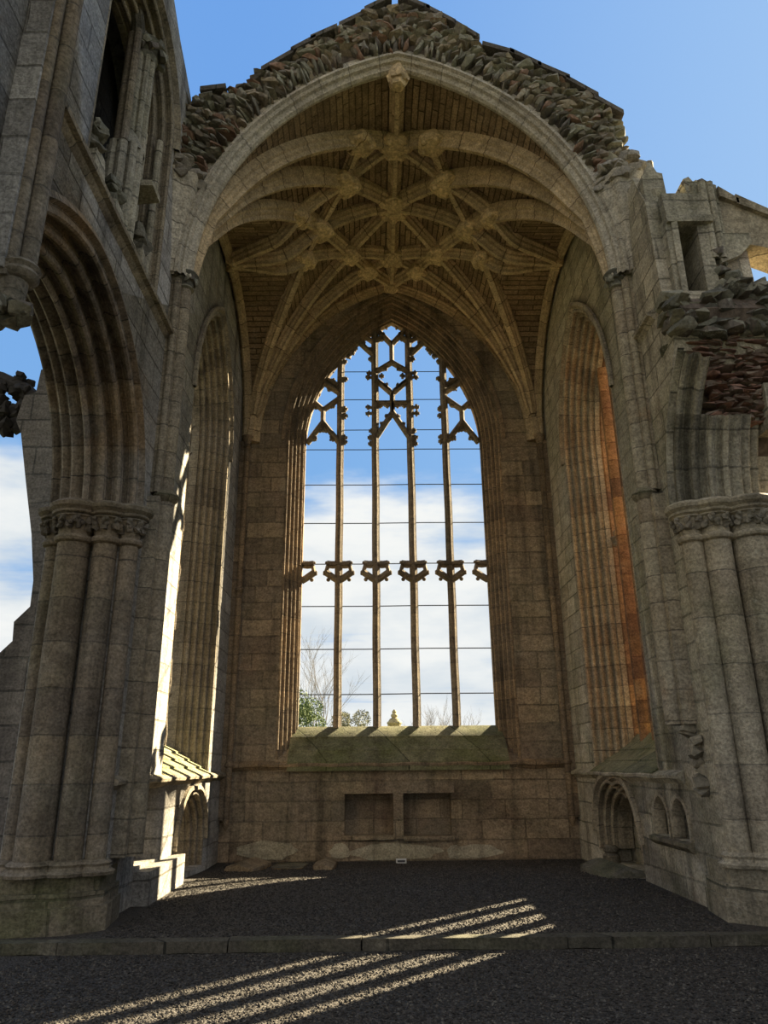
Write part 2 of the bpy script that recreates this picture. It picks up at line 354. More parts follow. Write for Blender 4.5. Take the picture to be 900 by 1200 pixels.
def mould(O, D, n, amp=.7):
    """moulded section running from (0,0) to (O,D): alternate rolls, fillets and hollows"""
    L = math.hypot(O, D); tx, ty = O/L, D/L; nx, ny = ty, -tx
    seg = L/n; pts = [(0.0, 0.0)]
    def P(t, h): pts.append((tx*t+nx*h, ty*t+ny*h))
    for k in range(n):
        s0 = k*seg; r = seg*.30*amp*1.3
        P(s0+.04*seg, 0)
        for a in (30, 70, 110, 150, 180): P(s0+.04*seg+seg*.24*(1-math.cos(math.radians(a))), r*math.sin(math.radians(a)))
        P(s0+.54*seg, -.02*seg); P(s0+.60*seg, 0.0)
        for a in (35, 90, 145): P(s0+.60*seg+seg*.17*(1-math.cos(math.radians(a))), -r*.95*math.sin(math.radians(a)))
        P(s0+.96*seg, 0)
    P(L, 0)
    return pts
def arch_loft(mb, prof, w, zs, h, z0, place, n=14, keep=None):
    cur = []
    for o, d in prof:
        pts = arch_pts(w, zs, h, o, n)
        if z0 is not None:
            nb = 4
            pts = [(w-o, z0+(zs-z0)*i/nb) for i in range(nb)]+pts+[(-(w-o), z0+(zs-z0)*i/nb) for i in range(nb-1, -1, -1)]
        if keep: pts = pts[keep[0]:keep[1]]
        cur.append([place(s_, z_, d) for s_, z_ in pts])
    k, m_ = len(prof), len(cur[0])
    base = [Vector(p) for p in cur[0]]; L = [0.0]
    for i in range(1, m_): L.append(L[-1]+(base[i]-base[i-1]).length)
    pv = [0.0]
    for j in range(1, k): pv.append(pv[-1]+math.dist(prof[j], prof[j-1]))
    V = [cur[j][i] for j in range(k) for i in range(m_)]; F = []; U = []
    for j in range(k-1):
        for i in range(m_-1):
            F.append((j*m_+i, j*m_+i+1, (j+1)*m_+i+1, (j+1)*m_+i))
            U.append([(L[i], pv[j]), (L[i+1], pv[j]), (L[i+1], pv[j+1]), (L[i], pv[j+1])])
    mb.add(V, F, U)
def line_frames(path, up_=Vector((0, 0, 1))):
    fr = []
    for i in range(len(path)):
        T = (path[min(i+1, len(path)-1)]-path[max(i-1, 0)]).normalized()
        U = T.cross(up_).normalized(); fr.append((U, U.cross(T).normalized()))
    return fr

# ------------------------------------------------------------------ constants of the place
WX = 3.2; YE = 14.13; YR = 8.67; ZS = 8.03
VW, VH = 3.0, 3.95; VR = (VW*VW+VH*VH)/(2*VW)
YM, HW, HH = 11.4, 2.72, 2.6; WR = (HW*HW+HH*HH)/(2*HW)
def zA(x): x = abs(x); return ZS+(math.sqrt(max(0, VR*VR-(x+VR-VW)**2)) if x < VW else 0)
def zB(y): y = abs(y-YM); return ZS+(math.sqrt(max(0, WR*WR-(y+WR-HW)**2)) if y < HW else 0)
def zV(x, y): return max(zA(x), zB(y))
def floor_z(y):
    return .1 if y < 11 else max(0.0, .1*(1-(y-11)/2.2))

# ------------------------------------------------------------------ ground and floor
mb = MB(); mb.add([(-90, -40, -.35), (90, -40, -.35), (90, 120, -.35), (-90, 120, -.35)], [(0, 1, 2, 3)])
tag(mb.build('ground', M['grass']), 'rough grass ground outside the ruined church', 'ground', kind='structure')
mb = MB(); rows = [-8, 0, 4, 7.66, 7.66, 8.5, 9.5, 10.5, 11, 11.7, 12.4, 13.2, 14.4]
hz = [.01, .01, .01, .01, .1, .1, .1, .1, .1, None, None, 0, 0]
V = []
for y, z in zip(rows, hz):
    for i in range(9): V.append((-9+18*i/8, y, floor_z(y) if z is None else z))
mb.add(V, [(j*9+i, j*9+i+1, (j+1)*9+i+1, (j+1)*9+i) for j in range(len(rows)-1) for i in range(8)])
tag(mb.build('floor', M['gravel'], sharp=None), 'dark gravel floor of the roofless church', 'floor', kind='structure')
# kerb: long worn stones in one line
mb = MB(); x = -6.0
while x < 6.5:
    l = random.uniform(1.1, 1.9); j = random.uniform(-.008, .008)
    mb.box(x+.006, x+l-.006, 7.52+j, 7.67+j, -.1, .108+random.uniform(-.005, .005), .006); x += l
tag(mb.build('trim_1', M['kerb'], sharp=None), 'low dark stone kerb step crossing the gravel', 'kerb', kind='structure')
# loose gravel
def pebbles():
    mb = MB(); rnd = random.Random(3)
    base = [(1,0,0),(0,1,0),(-1,0,0),(0,-1,0),(0,0,1),(0,0,-.6)]
    F = [(0,1,4),(1,2,4),(2,3,4),(3,0,4),(1,0,5),(2,1,5),(3,2,5),(0,3,5)]
    V = []; FF = []
    N = 62000
    for k in range(N):
        y = 5.2+(14.05-5.2)*rnd.random()**1.25; x = rnd.uniform(-3.3-.4*max(0, 7.6-y), 3.4+.3*max(0, 7.5-y))
        if 7.48 < y < 7.7: continue
        if y > 7.7 and (x < -2.98 or x > 3.02) and (y < 8.8 or x < 0): continue
        if abs(x) > 3.14 and y > 7.5: continue
        if x < -3.02 and 7.6 < y < 8.9: continue
        if abs(x-.015) < .12 and y > 13.75: continue
        z = .01 if y < 7.6 else floor_z(y)
        r = rnd.uniform(.006, .0145)*(1.3 if rnd.random() < .06 else 1); a = rnd.uniform(0, 6.3); ca, sa = math.cos(a)*r, math.sin(a)*r
        sx_, sz_ = rnd.uniform(.8, 1.4), rnd.uniform(.5, .9)
        tx, ty = rnd.uniform(-.3, .3), rnd.uniform(-.3, .3); b = len(V)
        for p in base:
            px, py = p[0]*sx_*ca-p[1]*sa, p[0]*sx_*sa+p[1]*ca
            V.append(Vector((x+px, y+py, z+r*.25+p[2]*r*sz_+tx*px+ty*py)))
        FF += [[b+i for i in f] for f in F]
    mb.v = V; mb.f = FF; mb.uv = [[(0, 0)]*3]*len(FF)
    return mb.build('gravel', M['pebble'], sharp=None)
tag(pebbles(), 'loose dark gravel stones covering the floor', 'gravel', kind='stuff')

# ------------------------------------------------------------------ east wall
mb = MB(); mb.prism([(-4.4, -.3), (4.4, -.3), (4.4, 10.8), (3.3, 10.9), (0, 12.9), (-3.3, 10.9), (-4.4, 10.8)], 'y', YE, 15.0)
EW, EZS, EH = 2.25, 8.1, 3.6
wall_back = mb.build('wall_back', M['east'])
fix_normals(wall_back)
c1_ = MB(); c1_.prism(arch_outline(EW, EZS, EH, 1.68, 18), 'y', 13.5, 16)
c2_ = MB(); c2_.box(-.98, -.09, 13.5, 14.5, .40, 1.11)
c3_ = MB(); c3_.box(.06, .94, 13.5, 14.5, .37, 1.11)
boolean_cut(wall_back, [c1_, c2_, c3_])
tag(wall_back, 'brown coursed stone east end wall under the great window', 'wall', kind='structure')
mb = MB(); arch_loft(mb, mould(.34, .50, 5)+[(.34, .60), (.335, .66), (.05, .88)], EW, EZS, EH, 1.68, lambda s_, z_, d: (s_, YE+d, z_), 18)
mb.build('jamb_moulding', M['east_mould'], wall_back)
mb = MB()     # outer label ring round the arch
arch_loft(mb, [(-.13, .0), (-.12, -.03), (-.05, -.03), (-.01, .02)], EW, EZS, EH, None, lambda s_, z_, d: (s_, YE+d, z_), 18)
mb.build('hood_moulding', M['east_mould'], wall_back)
mb = MB()     # stepped weathered sill
prof = [(YE-.10, 1.66), (YE+.06, 1.84), (YE+.06, 1.86), (YE+.30, 2.08), (YE+.30, 2.105), (YE+.56, 2.30), (YE+.74, 2.31), (15.08, 2.22), (15.08, 1.5), (YE-.10, 1.5)]
mb.prism(prof, 'x', -2.02, 2.02); mb.build('window_sill', M['sill'], wall_back)
for sg in (-1, 1):   # mossy ends beside the sill
    mb = MB(); mb.prism([(YE-.02, 1.68), (YE+.5, 2.1), (YE+.9, 2.0), (YE+.9, 1.5), (YE-.02, 1.5)], 'x', sg*2.02, sg*2.26); mb.build('sill_end', M['east'], wall_back)
STRP = [(-.02, -.10), (.03, -.07), (.055, -.03), (.11, -.02), (.12, .02), (.08, .05), (-.02, .09)]
path = [Vector((x/4, YE, 1.60+.01*math.sin(x*1.7))) for x in range(-13, 14)]
mb = MB(); mb.sweep(path, [(Vector((0, -1, 0)), Vector((0, 0, 1)))]*len(path), STRP, closed=True)
tag(mb.build('trim_2', M['east_mould']), 'worn string course under the great east window', 'string course', kind='structure')
# aumbries: two square cupboards in one frame
au = thing('aumbry', 'pair of square wall cupboards sunk in the wall below the great window', 'wall niche', (0, YE, .35))
mb = MB(); mb.box(-.105, .075, YE-.015, YE+.34, .36, 1.12); mb.build('pillar', M['east'], au)
mb = MB(); mb.box(-1.05, 1.0, YE-.02, YE+.3, 1.11, 1.30); mb.build('lintel', M['east'], au)
for x0, x1, z0 in ((-1.02, -.105, .34), (.075, .98, .32)):
    mb = MB(); mb.box(x0, x1, YE-.03, YE+.36, z0, z0+.07, .008); mb.build('ledge', M['east'], au)
# pale render patches low on the wall
mb = MB(); pk = 0
for cx, w_, z0, z1 in ((-.1, .85, .0, .30), (1.35, .5, .02, .26), (-1.05, .2, .03, .30), (.98, .16, .02, .25), (-2.35, .55, .02, .36)):
    pts = []
    for k in range(18):
        a = 2*PI*k/18; rr = random.uniform(.8, 1.05); pts.append((cx+w_*math.cos(a)*rr, (z0+z1)/2+(z1-z0)/2*math.sin(a)*rr))
    pk += 1; mb.prism(pts, 'y', YE-.004-.003*pk, YE+.05+.002*pk)
M['patch'] = stone('old_mortar_patch', rgb(.46,.41,.30), rgb(.40,.355,.26), rgb(.3,.25,.2), bw=9, rh=9, dark=.4, green=.15)
mb.build('mortar_patch', M['patch'], wall_back)

# ------------------------------------------------------------------ east window tracery
win = thing('window_1', 'great east window with five open lights and broken tracery', 'window', (0, YE+.6, 2.3), kind='structure')
YT = 14.73
MX = [-1.16, -.387, .387, 1.16]
def ztop(x, o=.34):
    R = (EW*EW+EH*EH)/(2*EW); c = EW-R; r = R-o
    return EZS+math.sqrt(max(0, r*r-(abs(x)-c)**2))
def bar(mb, pts, w=.055, d=.10):
    w = w*1.22
    """moulded tracery bar in the window plane"""
    path = [Vector((x, YT, z)) for x, z in pts]; fr = []
    for i in range(len(path)):
        T = (path[min(i+1, len(path)-1)]-path[max(i-1, 0)]).normalized(); fr.append((T.cross(Vector((0, 1, 0))), Vector((0, 1, 0))))
    mb.sweep(path, fr, [(-w*.35, -d), (w*.35, -d), (w*.5, -d*.7), (w, -d*.25), (w, d*.25), (w*.5, d*.7), (w*.35, d), (-w*.35, d), (-w*.5, d*.7), (-w, d*.25), (-w, -d*.25), (-w*.5, -d*.7)], closed=True)
def cusp(mb, x, z, ax, az, L=.085):
    mb.tube([(x, YT, z), (x+ax*L, YT, z+az*L)], .045, 6, .035)
    px, pz = x+ax*L, z+az*L
    for dx, dz in ((ax*.022, az*.022), (-az*.036-ax*.012, ax*.036-az*.012), (az*.036-ax*.012, -ax*.036-az*.012)):
        v, f = random.choice(ROCKS); mb.add([Vector((px+dx+q.x*.068, YT+q.y*.10, pz+dz+q.z*.068)) for q in v], f)
def cusped(mb, a, b, side, n=2, L=.08, w=.05):
    """bar from a to b with n cusps on one (+1/-1) or both (0) sides"""
    bar(mb, [a, ((a[0]+b[0])/2, (a[1]+b[1])/2), b], w)
    tx, tz = b[0]-a[0], b[1]-a[1]; l = math.hypot(tx, tz); tx /= l; tz /= l
    for k in range(n):
        t = (k+.7)/(n+.4)
        for sd_ in ((1, -1) if side == 0 else (side,)):
            cusp(mb, a[0]+(b[0]-a[0])*t, a[1]+(b[1]-a[1])*t, -tz*sd_, tx*sd_, L)
for x in MX:
    mb = MB(); zt = ztop(x)+.05; nz = 20
    bar(mb, [(x+.004*math.sin(k*1.3), 2.28+(zt-2.28)*k/nz) for k in range(nz+1)], .066, .10)
    mb.build('mullion', M['tracery'], win)
# side light heads
for sg in (-1, 1):
    mb = MB(); X = lambda x: sg*x
    P = dict(j=(X(1.88), 8.30), a=(X(1.55), 8.80), m=(X(1.18), 8.30), s=(X(1.55), 9.10), w=(X(1.80), 9.34), e=(X(1.18), 9.40), q=(X(1.60), 9.83), r=(X(1.18), 9.52))
    cusped(mb, P['j'], P['a'], sg, 2); cusped(mb, P['a'], P['m'], sg, 2); bar(mb, [P['a'], P['s']], .045)
    cusped(mb, P['s'], P['w'], -sg, 1, .06); cusped(mb, P['s'], P['e'], sg, 1, .06)
    cusped(mb, P['q'], P['r'], sg, 1, .06)
    cusped(mb, (X(1.50), 9.88), (X(1.22), 9.72), -sg, 1, .06)
    for k, (ox, oz) in enumerate(((1.72, 9.55), (1.42, 10.15), (1.27, 10.33))): cusp(mb, X(ox), oz, -sg*.8, -.6, .07)
    for oz in (8.32, 8.42, 8.95, 9.12, 9.88): cusp(mb, X(1.12), oz, -sg, .1, .07)
    mb.build('side_tracery', M['tracery'], win)
    mb = MB()   # broken remains in the second and fourth light
    cusped(mb, (X(.80), 10.90), (X(.42), 10.50), -sg, 2, .06); bar(mb, [(X(.66), 11.02), (X(.42), 10.84)], .04)
    for ox, oz in ((.92, 10.62), (.86, 10.72), (1.0, 10.52), (1.1, 10.38), (.72, 10.88)): cusp(mb, X(ox), oz, -sg*.3, -.9, .07)
    for oz, l in ((8.28, .07), (8.42, .08), (8.58, .05), (9.02, .12), (9.16, .12), (9.92, .12), (10.02, .1), (10.4, .06)): cusp(mb, X(.43), oz, sg, .1*math.sin(oz*9), l)
    mb.build('broken_tracery', M['tracery'], win)
mb = MB()
for sg in (-1, 1):
    X = lambda x: sg*x
    cusped(mb, (X(.37), 8.42), (0, 9.04), -sg, 3, .06)
    bar(mb, [(0, 9.02), (0, 9.26)], .045); bar(mb, [(X(.38), 9.27), (0, 9.27)], .05)
    for ox in (.12, .27): cusp(mb, X(ox), 9.25, 0, -1, .05)
    bar(mb, [(X(.37), 9.86), (0, 9.50)], .05); bar(mb, [(0, 9.50), (0, 9.26)], .05)
    cusped(mb, (X(.30), 9.80), (X(.05), 9.57), -sg, 1, .06); cusped(mb, (X(.37), 10.06), (0, 10.31), sg, 1, .06)
    cusp(mb, X(.30), 9.96, -sg, 0, .07)
    bar(mb, [(X(.37), 11.22), (0, 10.78)], .05); cusped(mb, (X(.36), 10.86), (X(.17), 11.05), sg, 1, .045)
    cusped(mb, (X(.30), 11.16), (X(.04), 11.40), sg, 1, .05); cusp(mb, X(.26), 11.02, -sg*.7, .7, .05)
bar(mb, [(0, 10.30), (0, 10.80)], .045)
mb.build('centre_tracery', M['tracery'], win)
def crown(x, sides):
    mb = MB()
    for sg in sides:
        def sw(pts, w, d=.085): bar(mb, [(x+sg*a, b_) for a, b_ in pts], w, d)
        sw([(0, 5.545), (.12, 5.53), (.25, 5.545)], .062)
        sw([(.22, 5.53), (.245, 5.44), (.265, 5.36)], .034)
        sw([(0, 5.19), (.10, 5.25), (.18, 5.31), (.265, 5.37)], .055)
        for px, pz, r in ((.255, 5.575, .035), (.12, 5.585, .03), (.285, 5.37, .045), (.30, 5.335, .03), (.215, 5.215, .042), (.17, 5.26, .035), (.10, 5.22, .04)):
            v, f = ICO; mb.add([Vector((x+sg*px+q.x*r, YT+q.y*.05, pz+q.z*r)) for q in v], f)
    v, f = ICO
    mb.build('transom_fragment', M['tracery'], win)
for x in MX: crown(x, (-1, 1))
crown(-1.93, (1,)); crown(1.93, (-1,))
for z in (8.14, 7.31, 6.44, 5.55, 4.66, 3.79, 2.91):
    mb = MB(); mb.tube([(-1.95, YT, z), (-.6, YT, z-.006), (.6, YT, z+.004), (1.95, YT, z)], .0105, 6); mb.build('iron_bar', M['iron'], win)
for z in (10.07, 9.36, 8.61):
    for a, b_ in ((-1.16, -.387), (.387, 1.16)):
        mb = MB(); mb.tube([(a, YT, z), (b_, YT, z)], .0105, 6); mb.build('iron_bar', M['iron'], win)

# ------------------------------------------------------------------ north (left) wall
NW = dict(c=11.55, w=1.40, zs=7.15, h=2.3)
mb = MB(); mb.prism([(3.1, -.3), (14.5, -.3), (14.5, 10.7), (8.95, 10.7), (8.9, 11.15), (8.6, 11.35), (8.25, 11.5), (7.9, 11.62), (7.4, 11.9), (6.6, 12.1), (5.2, 12.7), (3.1, 13.1)], 'x', -4.19, -WX)
wall_left = mb.build('wall_left', M['north']); fix_normals(wall_left)
cuts = []
c = MB(); c.prism([(NW['c']+s_, z_) for s_, z_ in arch_outline(NW['w'], NW['zs'], NW['h'], 1.45)], 'x', -5, -2.5); cuts.append(c)
AC, AW, AZS, AH = 6.13, 2.0, 4.42, 2.12
c = MB(); c.prism([(AC+s_, z_) for s_, z_ in arch_outline(AW, AZS, AH, -.25, 18)], 'x', -5, -2.5); cuts.append(c)
CC, CW = 6.85, 1.2
c = MB(); c.prism([(CC+s_, z_) for s_, z_ in arch_outline(CW, 9.8, 1.2, 7.28)], 'x', -4.0, -2.5); cuts.append(c)
c = MB(); c.prism([(12.0+s_, z_) for s_, z_ in arch_outline(.90, .50, .72, .12)], 'x', -3.75, -2.5); cuts.append(c)
c = MB(); c.box(-3.55, -2.5, 9.32, 10.30, .50, 1.40); cuts.append(c)
boolean_cut(wall_left, cuts)
tag(wall_left, 'tall grey stone north wall on the left with arcade arch and window', 'wall', kind='structure')
def left(cy): return lambda s_, z_, d: (-WX-d, cy+s_, z_)
mb = MB(); arch_loft(mb, mould(.36, .5, 5)+[(.36, .6), (.30, .75), (.2, .99)], NW['w'], NW['zs'], NW['h'], 1.45, left(NW['c'])); mb.build('jamb_moulding', M['north_mould'], wall_left)
mb = MB(); arch_loft(mb, [(-.12, .02), (-.12, -.05), (-.06, -.06), (-.01, .02)], NW['w'], NW['zs'], NW['h'], None, left(NW['c'])); mb.build('hood_moulding', M['north_mould'], wall_left)
mb = MB(); arch_loft(mb, mould(.20, .26, 3)+[(.20, .5)], .90, .50, .72, .12, left(12.0)); mb.build('tomb_recess_moulding', M['north_mould'], wall_left)
mb = MB(); arch_loft(mb, [(-.09, .02), (-.09, -.05), (-.03, -.06), (.0, .02)], .90, .50, .72, None, left(12.0)); mb.build('hood_moulding', M['north_mould'], wall_left)
w3 = thing('window_3', 'north window on the left with a thin broken mullion', 'window', (-3.8, NW['c'], 1.9), kind='structure')
mb = MB()
path = [Vector((-3.8+.012*math.sin(k*1.9), 12.33+.016*math.sin(k*2.3), 1.85+6.45*k/24)) for k in range(25)]
mb.tube(path, .03, 6, .018)
for k in (3, 7, 11, 14, 19, 21): mb.tube([path[k], path[k]+Vector((.05, .07, .10))], .022, 5, .01)
mb.tube([path[-1], path[-1]+Vector((.12, .06, .05)), path[-1]+Vector((.2, .14, -.1))], .022, 5, .012)
mb.build('mullion', M['tracery'], w3)
mb = MB()   # sloped sill with overlapping weathering slabs
s0 = NW['c']
for k in range(4):
    x0, z0 = -3.14-.16*k, 1.46+.115*k; x1, z1 = x0-.20, z0+.11
    y = s0-NW['w']+.02
    while y < s0+NW['w']-.05:
        l = random.uniform(.42, .6); e = min(y+l-.012, s0+NW['w']-.02)
        mb.prism([(x0, z0-.04), (x0+.01, z0+.025), (x1, z1+.03), (x1-.02, z1-.06)], 'y', y, e); y += l
mb.prism([(-3.24, 1.44), (-3.9, 1.94), (-4.45, 1.75), (-4.45, 1.40), (-3.24, 1.40)], 'y', s0-NW['w'], s0+NW['w'])
mb.build('sloped_sill', M['sill_moss'], w3)
# string courses on the left wall
def string_x(name, side, y0, y1, z, mat, label, sc=1.0, x=WX, drop=0.0):
    n = max(3, int((y1-y0)/.3)); path = [Vector((side*x, y0+(y1-y0)*i/n, z+drop*i/n+.006*math.sin(i*1.9))) for i in range(n+1)]
    mb = MB(); mb.sweep(path, [(Vector((-side, 0, 0)), Vector((0, 0, 1)))]*len(path), [(a*sc, b_*sc) for a, b_ in STRP], closed=True)
    return tag(mb.build(name, mat), label, 'string course', kind='structure')
string_x('trim_3', -1, 8.2, 14.1, 1.44, M['north_mould'], 'low string course below the north window', .9)
string_x('trim_4', -1, 4.6, 8.55, 7.12, M['north_mould'], 'upper string course above the north arcade arch', 1.0)
# bench on the north wall
mb = MB(); mb.box(-3.22, -3.02, 9.35, 11.05, -.1, .46, .01)
tag(mb.build('stone_bench', M['north'], loc=(-3.12, 10.2, -.1)), 'low stone bench against the north wall, sunlit end', 'bench')
# clerestory recess in the left wall
mb = MB(); arch_loft(mb, mould(.30, .42, 4)+[(.3, .5)], CW, 9.8, 1.2, 7.28, left(CC)); mb.build('clerestory_moulding', M['north_mould'], wall_left)
mb = MB(); arch_loft(mb, [(-.12, .02), (-.12, -.07), (-.05, -.08), (0, .02)], CW, 9.8, 1.2, None, left(CC)); mb.build('hood_moulding', M['north_mould'], wall_left)
def cluster(mb, x, y, z0, z1, R, r, n=8, a0=0.0):
    mb.lathe([(R, z0), (R, z1)], (x, y), 12)
    for k in range(n):
        a = a0+2*PI*k/n; mb.lathe([(r, z0), (r, z1)], (x+R*math.cos(a), y+R*math.sin(a)), 8)
cl = thing('clerestory_pillar', 'tall clustered stone pillar dividing the upper clerestory opening on the left', 'pillar', (-3.42, 7.06, 7.2))
mb = MB(); cluster(mb, -3.42, 7.04, 7.15, 8.72, .165, .06, 9); mb.lathe([(.22, 8.70), (.13, 8.95)], (-3.42, 7.06), 16); mb.build('lower_shaft', M['clere'], cl)
mb = MB(); cluster(mb, -3.38, 7.13, 8.7, 10.35, .115, .045, 8); mb.build('upper_shaft', M['clere'], cl)
mb = MB(); mb.lathe([(.075, 8.7), (.075, 10.5)], (-3.46, 6.93), 12); mb.lathe([(.05, 8.7), (.05, 10.5)], (-3.38, 6.86), 10); mb.build('dark_shaft', M['pier'], cl)
mb = MB(); mb.lathe([(.13, 10.25), (.16, 10.32), (.15, 10.36), (.2, 10.46), (.23, 10.52), (.2, 10.56)], (-3.36, 7.13), 16)
for k in range(14): mb.rock((-3.34+.19*math.cos(k*.45), 7.14+.19*math.sin(k*.45), 10.40+.07*(k % 2)), (.13, .13, .14))
mb.build('capital', M['dark_rubble'], cl)
mb = MB(); mb.lathe([(.27, 7.16), (.27, 7.3), (.23, 7.38), (.22, 7.44)], (-3.42, 7.04), 12); mb.build('base', M['clere'], cl)
mb = MB(); mb.box(-3.99, -3.97, CC-1.15, CC+1.15, 7.28, 10.9); mb.build('passage_shade_panel', M['passage_shade'], wall_left)  # added dark panel: the passage shade is put into its colour
mb = MB()   # arch springing from the pillar inside the opening
for sg in (-1, 1):
    pts = [Vector((-3.45, 7.06+sg*(.02+.55*(1-math.cos(t))), 10.5+.55*math.sin(t))) for t in [i*PI/2/8 for i in range(9)]]
    mb.tube(pts, .09, 8, .08)
mb.build('inner_arch', M['north_mould'], cl)
for (y, z, x, sz, lab) in ((5.98, 7.75, -3.32, (.22, .3, .5), 'first'), (7.42, 7.62, -3.3, (.3, .22, .42), 'second'), (6.45, 7.5, -3.28, (.26, .3, .34), 'third')):
    mb = MB(); mb.box(x-.1, x+.13, y-.12, y+.12, 7.22, z-.12, .02)
    for k in range(5): mb.rock((x+random.uniform(-.04, .1), y+random.uniform(-.08, .08), z-.1+.07*k), (sz[0]*.8, sz[1]*.8, .16))
    mb.build('broken_mullion_stub', M['clere'], wall_left)
mb = MB(); mb.lathe([(.05, 7.3), (.05, 8.9), (.08, 8.95), (.09, 9.05)], (-3.55, 5.98), 10); mb.lathe([(.06, 7.3), (.06, 9.7)], (-3.5, 7.72), 10); mb.lathe([(.05, 7.3), (.05, 9.7)], (-3.32, 7.86), 10)
mb.box(-3.5, -3.12, 7.25, 7.60, 8.42, 8.5, .02)
mb.build('passage_shafts', M['clere'], wall_left)

# ------------------------------------------------------------------ arcade arch, left
ATH = .98
AMOULD = [(-.10, .03), (-.10, -.05), (-.03, -.07), (.0, .02)]
m1 = mould(.30, .46, 3, 1.0)
ARCH_PROF = m1+[(.33, .47), (.345, .49), (.33, .51)]+[(o, ATH-d) for o, d in m1][::-1]
arc = thing('arcade_arch', 'tall moulded pointed arch on the left beside the clustered pier', 'arch', (-3.8, AC, 4.4))
mb = MB(); arch_loft(mb, ARCH_PROF, AW, AZS, AH, None, left(AC), 22); mb.build('arch_moulding', M['arch'], arc)
mb = MB(); arch_loft(mb, AMOULD, AW, AZS, AH, None, left(AC), 22); mb.build('hood_moulding', M['arch'], arc)

# ------------------------------------------------------------------ clustered piers
def leafy(mb, c, r, z, n, sz, rnd):
    for k in range(n):
        a = 2*PI*k/n; mb.rock((c[0]+r*math.cos(a), c[1]+r*math.sin(a), z+rnd.uniform(-.01, .01)), (sz, sz, sz*1.3)); mb.blob((c[0]+(r+.02)*math.cos(a+.1), c[1]+(r+.02)*math.sin(a+.1), z+.02), sz*.34)
def pier(name, label, shafts, plinth, mats, side, z0=.66, zc=4.05, parts=('shaft', 'capital', 'base')):
    t = thing(name, label, 'pier', (shafts[0][0], shafts[0][1], 0))
    rnd = random.Random(5)
    for x, y, r in shafts:
        mb = MB(); zz = [z0+(zc-z0)*i/6 for i in range(7)]
        mb.lathe([(r*(1+.012*math.sin(i*2.1)), z) for i, z in enumerate(zz)], (x, y), 22); mb.build('shaft', mats[0], t)
        mb = MB()
        mb.lathe([(r, zc-.05), (r+.035, zc-.03), (r+.045, zc), (r+.03, zc+.03), (r+.005, zc+.04), (r+.01, zc+.12), (r+.05, zc+.23), (r+.08, zc+.245), (r+.06, zc+.265), (r+.095, zc+.285), (r+.10, zc+.305), (r+.085, zc+.315), (r+.13, zc+.35), (r+.14, zc+.39), (r+.09, zc+.43)], (x, y), 22)
        cp = mb.build('capital', mats[0], t); mb = MB()
        leafy(mb, (x, y), r+.03, zc+.14, max(9, int(r*70)), .085, rnd); leafy(mb, (x, y), r+.055, zc+.20, max(9, int(r*60)), .075, rnd)
        mb.build('leaf_carving', mats[0], cp)
        mb = MB()
        mb.lathe([(r+.09, z0-.07), (r+.10, z0-.04), (r+.06, z0-.02), (r+.045, z0+.01), (r+.06, z0+.035), (r+.035, z0+.06), (r, z0+.07)], (x, y), 22); mb.build('base_moulding', mats[0], t)
    mb = MB()
    for pts, za, zb in plinth: mb.prism(pts, 'z', za, zb)
    mb.build('plinth', mats[1], t, sharp=25)
    return t
Ls = [(-3.83, 8.05, .18), (-3.49, 8.09, .135), (-3.245, 8.17, .105), (-4.10, 8.20, .11)]
def plin(sg, o):   # chamfered plan of a pier base grown by o
    return [(sg*(3.20-o*.6), 8.75), (sg*(3.16-o), 8.12-o*.2), (sg*(3.40-o*.3), 7.96-o), (sg*(4.05), 7.84-o), (sg*(4.34), 8.05-o), (sg*4.34, 8.75)]
PL = [(plin(-1, .0), .42, .62), (plin(-1, .06), .32, .45), (plin(-1, .11), -.1, .33)]
pier('clustered_pier', 'huge left clustered pier with four tall shafts and leaf capital', Ls, PL, (M['pier'], M['plinth']), -1)
Rs = [(3.95, 8.05, .22), (3.56, 8.09, .155), (3.31, 8.17, .12), (4.35, 8.12, .15)]
PR = [(plin(1, .0), .42, .62), (plin(1, .06), .30, .44), (plin(1, .10), -.1, .32)]
pier('clustered_pier', 'pale right clustered pier with leaf capital under red rubble', Rs, PR, (M['pier_pale'], M['plinth_pale']), 1)
# respond masonry behind the pier shafts
mb = MB(); mb.box(-4.2, -3.24, 8.16, 8.6, -.2, 4.42); mb.build('respond', M['north'], wall_left)
# ------------------------------------------------------------------ corbelled wall shafts, top left
t = thing('wall_shaft', 'twin round shafts on a broken corbel high at upper left', 'wall shaft', (-3.0, 4.45, 4.6))
for x, y, r in ((-2.93, 4.50, .068), (-2.99, 4.40, .045)):
    mb = MB(); mb.lathe([(r, 5.0)]+[(r*(1+.01*math.sin(i)), 5.0+i*.9) for i in range(1, 9)], (x, y), 16); mb.build('shaft', M['pier'], t)
mb = MB(); mb.box(-3.25, -3.0, 4.33, 4.62, 4.95, 12.6, .005); mb.build('backing', M['north'], t)
mb = MB(); mb.lathe([(.07, 4.90), (.12, 4.93), (.135, 4.96), (.12, 4.99), (.14, 5.02), (.12, 5.05), (.07, 5.08)], (-2.95, 4.47), 16); mb.box(-3.25, -2.98, 4.35, 4.58, 4.9, 5.05); mb.build('ring', M['pier'], t)
mb = MB(); mb.lathe([(.085, 4.72), (.09, 4.9)], (-2.97, 4.46), 14); mb.box(-3.25, -2.97, 4.38, 4.55, 4.7, 4.92); mb.build('stub', M['pier'], t)
mb = MB()
for k in range(9): mb.rock((-3.0+random.uniform(-.14, .1), 4.47+random.uniform(-.08, .09), 4.66+random.uniform(-.03, .05)), (.18, .17, .11))
mb.build('broken_corbel', M['dark_rubble'], t)

